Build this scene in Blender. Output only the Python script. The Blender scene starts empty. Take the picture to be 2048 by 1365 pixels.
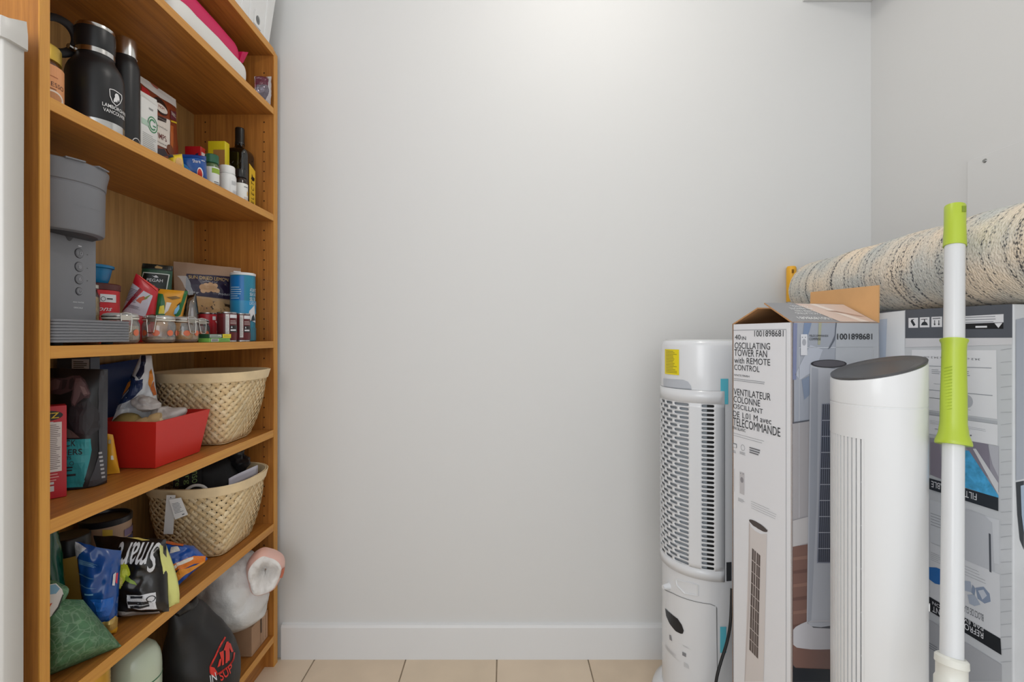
import bpy, bmesh, math, random
from mathutils import Vector, noise
C = bpy.context.scene.collection
random.seed(7)
# ---------------------------------------------------------------- camera, world, light, exposure
F = 950.0; PX = 1010.0; PY = 673.0; H = 1.076          # focal length in pixels, principal point, eye height
cam = bpy.data.cameras.new('camera'); cam.sensor_width = 36; cam.lens = 36 * F / 2048
cam.shift_x = (1024 - PX) / 2048; cam.shift_y = -(682.5 - PY) / 2048; cam.clip_start = .02
co = bpy.data.objects.new('camera', cam); C.objects.link(co)
co.location = (0, 0, H); co.rotation_euler = (math.pi / 2, 0, 0)
bpy.context.scene.camera = co
w = bpy.data.worlds.new('world'); bpy.context.scene.world = w; w.use_nodes = True
w.node_tree.nodes['Background'].inputs[0].default_value = (.93, .97, 1, 1)
w.node_tree.nodes['Background'].inputs[1].default_value = .9
def lamp(name, kind, loc, power, color, **k):
    l = bpy.data.lights.new(name, kind); l.energy = power; l.color = color
    for a, b in k.items(): setattr(l, a, b)
    o = bpy.data.objects.new(name, l); C.objects.link(o); o.location = loc
    return o
lamp('ceiling_lamp_light', 'POINT', (.27, 1.0, 2.366), 6.2, (1, .955, .90), shadow_soft_size=.05)
a = lamp('doorway_daylight', 'AREA', (.15, -1.3, 1.35), 12, (.95, .975, 1), shape='RECTANGLE', size=2.0, size_y=1.9)
a.rotation_euler = (math.pi / 2, 0, 0)
a = lamp('right_wall_fill', 'AREA', (-.80, -.75, 1.7), 15, (.97, .98, 1), shape='RECTANGLE', size=.8, size_y=1.3)  # added fill light out of view, brightens the right wall
a.rotation_euler = (math.radians(86), 0, math.radians(-42))
vs = bpy.context.scene.view_settings
vs.view_transform = 'Standard'; vs.look = 'None'; vs.gamma = 1; vs.use_curve_mapping = False; vs.exposure = -.08
# ---------------------------------------------------------------- helpers
def V(*a): return Vector(a)
def ray(x, y): return V((x - PX) / F, 1, -(y - PY) / F)
def at(x, y, Y): return V(0, 0, H) + ray(x, y) * Y               # the point seen at photo pixel x, y at depth Y
def onp(x, y, P0, n):                                            # ... on a plane
    r = ray(x, y); o = V(0, 0, H); return o + r * ((P0 - o).dot(n) / r.dot(n))
def cylY(X, R, xr):                                              # depth of an upright cylinder whose right outline is at xr
    a = (xr - PX) / F; return (X + R * math.sqrt(1 + a * a)) / a
def lin(h):
    h = h.lstrip('#'); r = []
    for i in (0, 2, 4):
        c = int(h[i:i + 2], 16) / 255; r.append(c / 12.92 if c <= .04045 else ((c + .055) / 1.055) ** 2.4)
    return (*r, 1)
MATS = {}
def M(col, rough=.5, metal=0., spec=.5, bump=0., bscale=60., var=0., vscale=8., trans=0., alpha=1., coat=0.):
    key = (col, rough, metal, spec, bump, bscale, var, vscale, trans, alpha, coat)
    if key in MATS: return MATS[key]
    m = bpy.data.materials.new('surface'); m.use_nodes = True; nt = m.node_tree; b = nt.nodes['Principled BSDF']
    b.inputs['Base Color'].default_value = lin(col); b.inputs['Roughness'].default_value = rough
    b.inputs['Metallic'].default_value = metal; b.inputs['Specular IOR Level'].default_value = spec
    b.inputs['Transmission Weight'].default_value = trans; b.inputs['Alpha'].default_value = alpha
    b.inputs['Coat Weight'].default_value = coat
    tc = nt.nodes.new('ShaderNodeTexCoord')
    if bump:
        n = nt.nodes.new('ShaderNodeTexNoise'); n.inputs['Scale'].default_value = bscale; n.inputs['Detail'].default_value = 4
        bp = nt.nodes.new('ShaderNodeBump'); bp.inputs['Strength'].default_value = bump; bp.inputs['Distance'].default_value = .004
        nt.links.new(tc.outputs['Object'], n.inputs['Vector']); nt.links.new(n.outputs['Fac'], bp.inputs['Height'])
        nt.links.new(bp.outputs['Normal'], b.inputs['Normal'])
    if var:
        n = nt.nodes.new('ShaderNodeTexNoise'); n.inputs['Scale'].default_value = vscale; n.inputs['Detail'].default_value = 5
        r = nt.nodes.new('ShaderNodeValToRGB'); c = lin(col)
        r.color_ramp.elements[0].position = .3; r.color_ramp.elements[1].position = .7
        r.color_ramp.elements[0].color = (*[x * (1 - var) for x in c[:3]], 1); r.color_ramp.elements[1].color = (*[min(1, x * (1 + var)) for x in c[:3]], 1)
        nt.links.new(tc.outputs['Object'], n.inputs['Vector']); nt.links.new(n.outputs['Fac'], r.inputs['Fac']); nt.links.new(r.outputs['Color'], b.inputs['Base Color'])
    MATS[key] = m; return m
def wood(axis, light, dark, rough=.42, fine=1.0):
    key = ('wood', axis, light, dark, rough, fine)
    if key in MATS: return MATS[key]
    m = bpy.data.materials.new('oak'); m.use_nodes = True; nt = m.node_tree; b = nt.nodes['Principled BSDF']
    tc = nt.nodes.new('ShaderNodeTexCoord'); mp = nt.nodes.new('ShaderNodeMapping')
    s = [140 * fine, 140 * fine, 140 * fine]; s['XYZ'.index(axis)] = 4.5
    mp.inputs['Scale'].default_value = s
    n = nt.nodes.new('ShaderNodeTexNoise'); n.inputs['Scale'].default_value = 1.0; n.inputs['Detail'].default_value = 6; n.inputs['Roughness'].default_value = .65
    mp2 = nt.nodes.new('ShaderNodeMapping'); s2 = [9, 9, 9]; s2['XYZ'.index(axis)] = .9; mp2.inputs['Scale'].default_value = s2
    wv = nt.nodes.new('ShaderNodeTexNoise'); wv.inputs['Scale'].default_value = 1.6; wv.inputs['Detail'].default_value = 3; wv.inputs['Distortion'].default_value = .6
    mx = nt.nodes.new('ShaderNodeMath'); mx.operation = 'MULTIPLY_ADD'; mx.inputs[1].default_value = .45
    r = nt.nodes.new('ShaderNodeValToRGB'); r.color_ramp.elements[0].position = .5; r.color_ramp.elements[1].position = .88
    r.color_ramp.elements[0].color = lin(dark); r.color_ramp.elements[1].color = lin(light)
    L = nt.links.new
    L(tc.outputs['Object'], mp.inputs['Vector']); L(mp.outputs['Vector'], n.inputs['Vector'])
    L(tc.outputs['Object'], mp2.inputs['Vector']); L(mp2.outputs['Vector'], wv.inputs['Vector'])
    L(wv.outputs['Fac'], mx.inputs[0]); L(n.outputs['Fac'], mx.inputs[2]); L(mx.outputs[0], r.inputs['Fac']); L(r.outputs['Color'], b.inputs['Base Color'])
    bp = nt.nodes.new('ShaderNodeBump'); bp.inputs['Strength'].default_value = .12; bp.inputs['Distance'].default_value = .002
    L(n.outputs['Fac'], bp.inputs['Height']); L(bp.outputs['Normal'], b.inputs['Normal'])
    b.inputs['Roughness'].default_value = rough
    MATS[key] = m; return m
def thin_glass(tint='#f2f6f2', gloss=.12, room_light=0.):
    key = ('glass', tint, gloss, room_light)
    if key in MATS: return MATS[key]
    m = bpy.data.materials.new('clear_glass'); m.use_nodes = True; nt = m.node_tree; nt.nodes.remove(nt.nodes['Principled BSDF'])
    o = nt.nodes['Material Output']; t = nt.nodes.new('ShaderNodeBsdfTransparent'); t.inputs[0].default_value = lin(tint)
    g = nt.nodes.new('ShaderNodeBsdfGlossy'); g.inputs['Roughness'].default_value = .04
    fr = nt.nodes.new('ShaderNodeFresnel'); fr.inputs[0].default_value = 1.5
    ad = nt.nodes.new('ShaderNodeMath'); ad.operation = 'MULTIPLY_ADD'; ad.inputs[1].default_value = .9; ad.inputs[2].default_value = gloss * .4
    mx = nt.nodes.new('ShaderNodeMixShader')
    nt.links.new(fr.outputs[0], ad.inputs[0]); nt.links.new(ad.outputs[0], mx.inputs[0]); nt.links.new(t.outputs[0], mx.inputs[1]); nt.links.new(g.outputs[0], mx.inputs[2]); nt.links.new(mx.outputs[0], o.inputs[0])
    if room_light:  # diffuse white stands in for room light that real glass refracts
        df = nt.nodes.new('ShaderNodeBsdfDiffuse'); df.inputs[0].default_value = (.9, .9, .88, 1); m2 = nt.nodes.new('ShaderNodeMixShader'); m2.inputs[0].default_value = room_light
        nt.links.new(mx.outputs[0], m2.inputs[1]); nt.links.new(df.outputs[0], m2.inputs[2]); nt.links.new(m2.outputs[0], o.inputs[0])
    MATS[key] = m; return m
class G:                                                         # a bag of vertices and faces for one mesh
    def __init__(s): s.v = []; s.f = []; s.mi = []; s.m = []
    def slot(s, mat):
        if mat not in s.m: s.m.append(mat)
        return s.m.index(mat)
    def add(s, vs, fs, mat=None):
        k = len(s.v); s.v += [Vector(p) for p in vs]; i = s.slot(mat) if mat else 0
        for f in fs: s.f.append([k + q for q in f]); s.mi.append(i)
        return s
    def box(s, x0, x1, y0, y1, z0, z1, mat=None, bev=0.):
        return s.obox(V((x0 + x1) / 2, (y0 + y1) / 2, (z0 + z1) / 2), V(1, 0, 0), V(0, 1, 0), V(0, 0, 1), x1 - x0, y1 - y0, z1 - z0, mat, bev)
    def obox(s, c, ax, ay, az, lx, ly, lz, mat=None, bev=0.):
        if bev <= 0:
            vs = [c + ax * (lx * i) + ay * (ly * j) + az * (lz * k) for i in (-.5, .5) for j in (-.5, .5) for k in (-.5, .5)]
            return s.add(vs, [(0, 1, 3, 2), (4, 6, 7, 5), (0, 4, 5, 1), (2, 3, 7, 6), (0, 2, 6, 4), (1, 5, 7, 3)], mat)
        bm = bmesh.new(); bmesh.ops.create_cube(bm, size=1)
        for q in bm.verts: q.co = V(q.co.x * lx, q.co.y * ly, q.co.z * lz)
        bmesh.ops.bevel(bm, geom=bm.edges[:], offset=bev, segments=3, affect='EDGES', profile=.5)
        bm.verts.index_update()
        s.add([c + ax * q.co.x + ay * q.co.y + az * q.co.z for q in bm.verts], [[q.index for q in f.verts] for f in bm.faces], mat); bm.free(); return s
    def lathe(s, c, prof, n=40, mat=None, sx=1, sy=1, cap=True):
        vs = []; fs = []; m = len(prof)
        for i in range(n):
            t = 2 * math.pi * i / n
            for r, z in prof: vs.append(V(c[0] + r * math.cos(t) * sx, c[1] + r * math.sin(t) * sy, c[2] + z))
        for i in range(n):
            for j in range(m - 1):
                a = i * m + j; b = ((i + 1) % n) * m + j; fs.append((a, b, b + 1, a + 1))
        if cap:
            if prof[0][0] > 1e-5: fs.append([i * m for i in range(n)][::-1])
            if prof[-1][0] > 1e-5: fs.append([i * m + m - 1 for i in range(n)])
        return s.add(vs, fs, mat)
    def tube(s, pts, r, n=8, mat=None, closed=False, ry=None):
        pts = [Vector(p) for p in pts]; k = len(pts); vs = []; fs = []
        rr = r if isinstance(r, (list, tuple)) else [r] * k
        up = None
        for i, p in enumerate(pts):
            q0 = pts[i - 1] if (i or closed) else p; q1 = pts[(i + 1) % k] if (i < k - 1 or closed) else p
            t = (q1 - q0).normalized()
            if up is None: up = t.orthogonal().normalized()
            up = (up - t * up.dot(t)).normalized(); sd = t.cross(up)
            for j in range(n):
                a = 2 * math.pi * j / n; vs.append(p + up * (math.cos(a) * rr[i]) + sd * (math.sin(a) * (rr[i] if ry is None else ry)))
        for i in range(k if closed else k - 1):
            for j in range(n):
                a = i * n + j; b = ((i + 1) % k) * n; fs.append((a, i * n + (j + 1) % n, b + (j + 1) % n, b + j))
        if not closed: fs.append(list(range(n))[::-1]); fs.append([(k - 1) * n + j for j in range(n)])
        return s.add(vs, fs, mat)
    def grid(s, P, mat=None, wrap=False, flip=False):
        nu = len(P); nv = len(P[0]); vs = [p for c in P for p in c]; fs = []
        for i in range(nu if wrap else nu - 1):
            for j in range(nv - 1):
                a = i * nv + j; b = ((i + 1) % nu) * nv + j; f = (a, b, b + 1, a + 1); fs.append(f[::-1] if flip else f)
        return s.add(vs, fs, mat)
    def prism(s, poly, d, mat=None):                             # polygon of 3-D points pushed along d
        n = len(poly); vs = [Vector(p) for p in poly] + [Vector(p) + d for p in poly]
        return s.add(vs, [list(range(n))[::-1], [n + i for i in range(n)]] + [(i, (i + 1) % n, n + (i + 1) % n, n + i) for i in range(n)], mat)
    def build(s, name, parent=None, mat=None, smooth=True, merge=False, kind=None, label=None, ang=40):
        me = bpy.data.meshes.new(name); o0 = Vector(parent['o']) if parent else V(0, 0, 0)
        me.from_pydata([p - o0 for p in s.v], [], s.f)
        for m in ([mat] if mat else s.m): me.materials.append(m)
        if not mat and len(s.m) > 1: me.polygons.foreach_set('material_index', s.mi)
        bm = bmesh.new(); bm.from_mesh(me)
        if merge in (True, 'weld'): bmesh.ops.remove_doubles(bm, verts=bm.verts, dist=1e-5)
        if merge not in ('open', 'weld'): bmesh.ops.recalc_face_normals(bm, faces=bm.faces)
        bm.to_mesh(me); bm.free()
        if smooth: me.shade_smooth(); me.set_sharp_from_angle(angle=math.radians(ang))
        o = bpy.data.objects.new(name, me); C.objects.link(o)
        if parent: o.parent = parent
        o['o'] = o0
        if kind: o['kind'] = kind
        if label: o['label'] = label
        return o
def thing(name, label, cat, loc, group=None):
    o = bpy.data.objects.new(name, None); C.objects.link(o); o.location = loc; o['o'] = Vector(loc)
    o.empty_display_size = .02; o['label'] = label; o['category'] = cat
    if group: o['group'] = group
    return o
class Surf:                                                      # a gridded surface on which print can be laid
    def __init__(s, P): s.P = P; s.nu = len(P) - 1; s.nv = len(P[0]) - 1
    def pt(s, u, v, off=0.):
        u = min(max(u, 0), 1) * s.nu; v = min(max(v, 0), 1) * s.nv
        i = min(int(u), s.nu - 1); j = min(int(v), s.nv - 1); a = u - i; b = v - j; P = s.P
        p00, p10, p01, p11 = P[i][j], P[i + 1][j], P[i][j + 1], P[i + 1][j + 1]
        p = p00 * ((1 - a) * (1 - b)) + p10 * (a * (1 - b)) + p01 * ((1 - a) * b) + p11 * (a * b)
        if off:
            n = ((p10 - p00) * (1 - b) + (p11 - p01) * b).cross((p01 - p00) * (1 - a) + (p11 - p10) * a)
            if n.length > 1e-12: p = p + n.normalized() * off
        return p
    def uv(s, x, y):                                             # surface coordinates of photo pixel x, y
        best = None
        def err(u, v):
            p = s.pt(u, v); return (PX + F * p.x / p.y - x) ** 2 + (PY - F * (p.z - H) / p.y - y) ** 2
        n = 40 if s.nu > 1 else 8
        for i in range(n + 1):
            for j in range(n + 1):
                u, v = i / n, j / n; e = err(u, v)
                if best is None or e < best[0]:
                    if s.nu > 1:
                        p = s.pt(u, v); q = s.pt(u, v, .001) - p
                        if q.dot(p - V(0, 0, H)) > 0: continue
                    best = (e, u, v)
        if best is None: return .5, .5
        e, u, v = best; h = 1 / n
        for _ in range(26):
            for du, dv in ((h, 0), (-h, 0), (0, h), (0, -h)):
                uu, vv = min(max(u + du, 0), 1), min(max(v + dv, 0), 1); ee = err(uu, vv)
                if ee < e: e, u, v = ee, uu, vv; break
            else: h *= .5
        return u, v
def quad(BL, BR, TR, TL): return Surf([[BL, TL], [BR, TR]])
def cyl(c, prof, t0, t1, n=24):                                  # patch of a lathe body, angles in degrees
    return Surf([[V(c[0] + r * math.cos(math.radians(t0 + (t1 - t0) * i / n)), c[1] + r * math.sin(math.radians(t0 + (t1 - t0) * i / n)), c[2] + z) for r, z in prof] for i in range(n + 1)])
TXT = {}
def glyphs(s):
    if s not in TXT:
        c = bpy.data.curves.new('t', 'FONT'); c.body = s.lstrip('~^')
        if s[0] in '~^': c.offset = .010 if s[0] == '^' else .008
        if s[0] == '~': c.shear = .45
        c.resolution_u = 3; o = bpy.data.objects.new('t', c); C.objects.link(o)
        dg = bpy.context.evaluated_depsgraph_get(); me = bpy.data.meshes.new_from_object(o.evaluated_get(dg))
        vs = [(q.co.x, q.co.y) for q in me.vertices]; fs = [list(p.vertices) for p in me.polygons]
        x0 = min(q[0] for q in vs); x1 = max(q[0] for q in vs); y0 = min(q[1] for q in vs); y1 = max(q[1] for q in vs)
        TXT[s] = ([((a - x0) / (x1 - x0), (b - y0) / (y1 - y0)) for a, b in vs], fs)
        bpy.data.objects.remove(o); bpy.data.curves.remove(c); bpy.data.meshes.remove(me)
    return TXT[s]
class Print:                                                     # flat print lying on a Surf: patches and lettering
    def __init__(s, th): s.th = th; s.g = G(); s.t = []
    def _lay(s, S, vs, fs, mat, off, g):
        bm = bmesh.new(); q = [bm.verts.new((a, b, 0)) for a, b in vs]
        for f in fs:
            try: bm.faces.new([q[i] for i in f])
            except ValueError: pass
        us = [a for a, b in vs]; ws = [b for a, b in vs]
        if S.nu > 4: off += .0006
        if any(len(f) > 4 for f in fs): bmesh.ops.triangulate(bm, faces=bm.faces[:])
        for n, lo, hi, no in ((S.nu, min(us), max(us), (1, 0, 0)), (S.nv, min(ws), max(ws), (0, 1, 0))):
            for i in range(1, n):
                t = i / n
                if lo < t < hi: bmesh.ops.bisect_plane(bm, geom=bm.verts[:] + bm.edges[:] + bm.faces[:], dist=1e-7, plane_co=(t * no[0], t * no[1], 0), plane_no=no)
        bm.verts.index_update()
        g.add([S.pt(p.co.x, p.co.y, off) for p in bm.verts], [[p.index for p in f.verts] for f in bm.faces], mat); bm.free()
    def poly(s, S, uvs, mat, layer=1): s._lay(S, uvs, [list(range(len(uvs)))], mat, .0003 + .0003 * layer, s.g); return s
    def px(s, S, pts, mat, layer=1): return s.poly(S, [S.uv(*p) for p in pts], mat, layer)
    def rect(s, S, u0, u1, v0, v1, mat, layer=1): return s.poly(S, [(u0, v0), (u1, v0), (u1, v1), (u0, v1)], mat, layer)
    def pxe(s, S, cx, cy, rx, ry, mat, layer=1, n=28, tilt=0): return s.px(S, [(cx + rx * math.cos(2 * math.pi * i / n), cy + ry * math.sin(2 * math.pi * i / n) + tilt * math.cos(2 * math.pi * i / n)) for i in range(n)], mat, layer)
    def pxr(s, S, x0, y0, x1, y1, mat, layer=1):                 # rectangle of the surface from two opposite photo corners
        a = S.uv(x0, y0); b = S.uv(x1, y1); return s.rect(S, min(a[0], b[0]), max(a[0], b[0]), min(a[1], b[1]), max(a[1], b[1]), mat, layer)
    def disc(s, S, u, v, ru, rv, mat, layer=1, n=20): return s.poly(S, [(u + ru * math.cos(2 * math.pi * i / n), v + rv * math.sin(2 * math.pi * i / n)) for i in range(n)], mat, layer)
    def ring(s, S, u, v, ru, rv, k, mat, layer=1, n=24, a0=0, a1=360):
        vs = []; fs = []
        for i in range(n + 1):
            t = math.radians(a0 + (a1 - a0) * i / n); vs += [(u + ru * math.cos(t), v + rv * math.sin(t)), (u + ru * k * math.cos(t), v + rv * k * math.sin(t))]
            if i: fs.append((2 * i - 2, 2 * i, 2 * i + 1, 2 * i - 1))
        s._lay(S, vs, fs, mat, .0003 + .0003 * layer, s.g); return s
    def text(s, S, txt, u0, u1, v0, v1, mat, layer=2, rot=0):
        vs, fs = glyphs(txt)
        if rot == 180: vs = [(1 - a, 1 - b) for a, b in vs]
        if rot == 90: vs = [(1 - b, a) for a, b in vs]
        if rot == 270: vs = [(b, 1 - a) for a, b in vs]
        s._lay(S, [(u0 + a * (u1 - u0), v0 + b * (v1 - v0)) for a, b in vs], fs, mat, .0003 + .0003 * layer, s.line()); return s
    def line(s): s.t.append(G()); return s.t[-1]
    def pxt(s, S, txt, x0, y0, x1, y1, mat, layer=2, rot=0):
        a = S.uv(x0, y0); b = S.uv(x1, y1); return s.text(S, txt, a[0], b[0], b[1], a[1], mat, layer, rot)
    def lines(s, S, u0, u1, v0, v1, n, mat, layer=2, fill=.45, seed=1):   # lines of print too small to read
        rnd = random.Random(seed)
        for i in range(n):
            v = v1 - (v1 - v0) * (i + .5) / n; h = (v1 - v0) / n * fill / 2
            s.rect(S, u0, u0 + (u1 - u0) * rnd.uniform(.65, 1), v - h, v + h, mat, layer)
        return s
    def pxl(s, S, x0, y0, x1, y1, n, mat, layer=2, fill=.4):
        a = S.uv(x0, y0); b = S.uv(x1, y1); return s.lines(S, a[0], b[0], b[1], a[1], n, mat, layer, fill, int(x0 + y0))
    def build(s, name='printed_design', text='printed_text', parent=None):
        if s.g.v: s.g.build(name, parent or s.th, smooth=False, merge='open')
        for t in s.t: t.build(text, parent or s.th, smooth=False, merge='open')
INK = '#26282c'
def pouch(parent, name, pts, depth, mat, nu=18, nv=18, crumple=.003, freq=22, seed=0, gusset=False, zb=None, pw=3, back=1., smooth=True, ang=60, zmin=None):
    TL, TR, BR, BL = [Vector(p) for p in pts]
    if zb is not None: BL.z = zb; BR.z = zb
    n = (BR - BL).cross(TL - BL).normalized(); Fp = []; Bp = []
    for i in range(nu + 1):
        cf = []; cb = []
        for j in range(nv + 1):
            u, v = i / nu, j / nv; p = BL * ((1 - u) * (1 - v)) + BR * (u * (1 - v)) + TL * ((1 - u) * v) + TR * (u * v)
            fu = (1 - abs(2 * u - 1) ** pw); fv = (1 - v ** 3) if gusset else (1 - abs(2 * v - 1) ** pw)
            d = depth / 2 * (fu * fv) ** .75
            k = crumple * (noise.noise(p * freq + V(seed, 3, 1)) + .6 * noise.noise(p * freq * 2.3 + V(seed, 9, 4))) * min(1, 6 * min(u, 1 - u) + .25)
            e = V(0, 0, 0) if (gusset and j == 0) or (zb is not None and j == 0) else n * k
            q1 = p + n * d + e; q2 = p - n * (d * back) + e
            if zmin is not None: q1.z = max(q1.z, zmin); q2.z = max(q2.z, zmin)
            cf.append(q1); cb.append(q2)
        Fp.append(cf); Bp.append(cb)
    g = G().grid(Fp, mat).grid(Bp, mat, flip=True)
    if gusset: g.grid([[Fp[i][0], Bp[i][0]] for i in range(nu + 1)], mat)
    o = g.build(name, parent, merge=True, ang=ang)
    return Surf(Fp), o
def blob(parent, name, rings, mat, n=36, m=26, amp=.004, freq=18, seed=0, p=2.0, t0=0., smooth=True, label=None, ang=70):
    def cr(a, b, c, d, t): return .5 * ((2 * b) + (c - a) * t + (2 * a - 5 * b + 4 * c - d) * t * t + (3 * b - a - 3 * c + d) * t ** 3)
    R = []; k = len(rings) - 1
    for j in range(m + 1):
        s = j / m * k; i = min(int(s), k - 1); t = s - i; q = [rings[min(max(i + d, 0), k)] for d in (-1, 0, 1, 2)]
        R.append([rings[i][0] + (rings[min(i + 1, k)][0] - rings[i][0]) * t] + [cr(q[0][e], q[1][e], q[2][e], q[3][e], t) for e in range(1, 5)])
    P = []
    for i in range(n + 1):
        a = t0 + 2 * math.pi * i / n; c, s_ = math.cos(a), math.sin(a)
        c = math.copysign(abs(c) ** (2 / p), c); s_ = math.copysign(abs(s_) ** (2 / p), s_); col = []
        for j, (z, cx, cy, rx, ry) in enumerate(R):
            rx = max(rx, .0005); ry = max(ry, .0005); q = V(cx + rx * c, cy + ry * s_, z)
            f = amp * min(1, rx / .02); q2 = q * freq + V(seed, seed * 2, 0)
            k2 = noise.noise(q2) + .5 * noise.noise(q2 * 2.1)
            if 0 < j < m: q = q + V(c, s_, .3).normalized() * (k2 * f)
            col.append(q)
        P.append(col)
    for j in range(m + 1): P[n][j] = P[0][j].copy()
    g = G().grid(P, mat)
    k0 = len(g.v)
    g.add([P[i][0] for i in range(n)], [list(range(n))[::-1]], mat).add([P[i][m] for i in range(n)], [list(range(n))], mat)
    o = g.build(name, parent, merge=True, label=label, ang=ang)
    return Surf(P), o
# ---------------------------------------------------------------- setting
WALL = M('#d8d8d7', .62, spec=.12, bump=.04, bscale=35); TRIM = M('#e0e1e2', .35, bump=.03, bscale=20)
YW = 1.592; XR = 1.227; XL = -1.036; ZC = 2.44; YN = -.75
def struct(name, g, mat=None, parent=None, smooth=False):
    o = g.build(name, parent, mat, smooth); o['kind'] = 'structure'; return o
struct('wall_back', G().box(XL - .1, XR + .1, YW, YW + .1, -.05, ZC), WALL)
struct('wall_left', G().box(XL - .1, XL, YN, YW, -.05, ZC), WALL)
struct('wall_right', G().box(XR, XR + .1, YN, YW, -.05, ZC), WALL)
struct('ceiling', G().box(XL - .1, XR + .1, YN, YW + .1, ZC, ZC + .08), M('#dededc', .7))
struct('soffit', G().box(.997, XR - .001, YN, YW - .001, 2.197, ZC - .001), WALL)
bb = G()
prof = [(0, 0), (.013, 0), (.013, .105), (.010, .113), (0, .116)]
P = [[V(x, YW - d, z) for d, z in prof] for x in (-.745, XR)]
bb.grid(P); bb.f.append([0, 1, 2, 3, 4]); bb.mi.append(0)
struct('baseboard_back', bb, TRIM)
g = G().grid([[V(XR - d, y, z) for d, z in prof] for y in (YN, YW - .013)]); struct('baseboard_right', g, TRIM)
fl = struct('floor', G().box(XL - .1, XR + .1, YN, YW + .1, -.06, -.003), M('#9c8c78', .85, var=.12, vscale=40))
fl['o'] = V(0, 0, 0)
tiles = [M(c, .28, spec=.5, bump=.03, bscale=14, var=.05, vscale=v) for c, v in (('#dcc9b0', 7), ('#dac6ad', 9), ('#dfccb4', 6))]
ty = [YW, 1.35] + [1.35 - .3033 * k for k in range(1, 8)]; tx = [-.027 + .3033 * k for k in range(-4, 6)]
for i in range(len(tx) - 1):
    for j in range(len(ty) - 1):
        x0, x1, y0, y1 = max(tx[i] + .002, XL), min(tx[i + 1] - .002, XR), max(ty[j + 1] + .002, YN), ty[j] - .002
        if x1 - x0 > .01 and y1 - y0 > .01: G().box(x0, x1, y0, y1, -.003, 0, tiles[(i * 2 + j) % 3], .0012).build('tile', fl, smooth=False)
# access panel on the right wall
ap = struct('trim_1', G().box(XR - .008, XR - .0005, .55, 1.253, .75, 1.538, None, .001), WALL)
sc = G().lathe((0, 0, 0), [(0, .003), (.004, .0026), (.0055, 0)], 16, M('#9a9a98', .3, 1)); sc.v = [V(XR - .008 - p.z, 1.2067 + p.x, 1.522 + p.y) for p in sc.v]
sc.build('screw', ap)
# ---------------------------------------------------------------- bookcase
FX = -.751; BX = -1.011; NY0, NY1, FY1, FY0 = .7665, .784, 1.544, 1.568
OZ = wood('Z', '#bd7d38', '#945a24'); OY = wood('Y', '#b97935', '#8d5623'); OB = wood('Z', '#bf945a', '#987341', fine=.7); OE = wood('Y', '#d69a42', '#c18132', .38); OEZ = wood('Z', '#d69a42', '#c18132', .38)
bc = thing('bookcase', 'tall open oak veneer bookcase crowded with food and kitchen things', 'bookcase', (-.88, 1.17, 0))
for y0, y1 in ((NY0, NY1), (FY1, FY0)):
    s = G().prism([V(x, y0, z) for x, z in ((-1.02, 0), (FX - .002, 0), (FX - .002, 2.0), (FX - .012, 2.02), (-1.02, 2.02))], V(0, y1 - y0, 0), OZ).build('side_panel', bc, smooth=False)
    G().prism([V(x, y0, z) for x, z in ((FX - .002, 0), (FX, 0), (FX, 2.0), (FX - .010, 2.019), (FX - .012, 2.019), (FX - .002, 2.0))], V(0, y1 - y0, 0), OEZ).build('edge_strip', s, smooth=False)
G().box(BX - .006, BX, NY1, FY1, .03, 2.0, OB).build('back_panel', bc, smooth=False)
SH = {}
for k, (zt, zb) in enumerate(((2.012, 1.989), (1.818, 1.797), (1.472, 1.4505), (1.060, 1.0386), (.772, .7485), (.4665, .443), (.102, .080))):
    s = G().box(BX + .0005, FX - .0025, NY1 + .0005, FY1 - .0005, zb, zt, OY).build('shelf', bc, smooth=False)
    G().box(FX - .0025, FX - .0005, NY1 + .0005, FY1 - .0005, zb, zt, OE, .0008).build('edge_strip', s, smooth=False)
    SH[k + 1] = zt
G().box(FX - .045, FX - .030, NY1 + .0005, FY1 - .0005, 0, .079, OY).build('plinth', bc, smooth=False)
hg = G(); hm = M('#2a1a0a', .9)
for x in (-.974, -.783):
    z = .14
    while z < 1.95:
        if all(not (a - .03 < z < a + .004) for a in SH.values()): hg.add([V(x + .0024 * math.cos(a), FY1 - .0004, z + .0024 * math.sin(a)) for a in [q * math.pi / 4 for q in range(8)]], [list(range(8))], hm)
        z += .032
hg.build('shelf_pin_hole', bc, smooth=False, kind='stuff')
S1, S2, S3, S4, S5, S6, S7 = [SH[k] + .0006 for k in range(1, 8)]
# ---------------------------------------------------------------- white wrapped slab at the left edge of the picture
t = thing('wrapped_board', 'tall flat board in white plastic wrap standing before the bookcase end', 'board', (-.88, .715, 0))
WP = M('#c6c3be', .35, bump=.25, bscale=7)
g = G(); P = []
for i in range(13):
    u = i / 12; c = []
    for x, y in ((-1.02, .699), (-.741, .699), (-.739, .701), (-.739, .729), (-.741, .731), (-1.02, .731)):
        z = 1.535 * u; k = .0012 * noise.noise(V(x * 9, y * 9, z * 6)); c.append(V(x + k, y + k * .3, z))
    P.append(c)
for i in range(12):
    pass
g.grid([[P[i][j] for i in range(13)] for j in range(6)], WP, wrap=True, flip=True)
g.add(P[0], [list(range(6))], WP).add(P[12], [list(range(6))[::-1]], WP); g.build('wrap', t, merge=True, ang=50)
g = G(); cap = []
for i in range(5):
    u = i / 4; e = .0035 * (1 if u < .5 else 1 - (u - .5) * 1.2) + .0015
    cap.append([V(x, y, 1.515 + .046 * u - (.012 if y < .71 else 0) * u + .006 * u * math.sin(9 * x)) for x, y in ((-1.024, .698 - e), (-.739 + e * .6, .698 - e), (-.737 + e, .702), (-.737 + e, .729), (-.739 + e * .6, .731 + e * .3), (-1.024, .731 + e * .3))])
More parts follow.
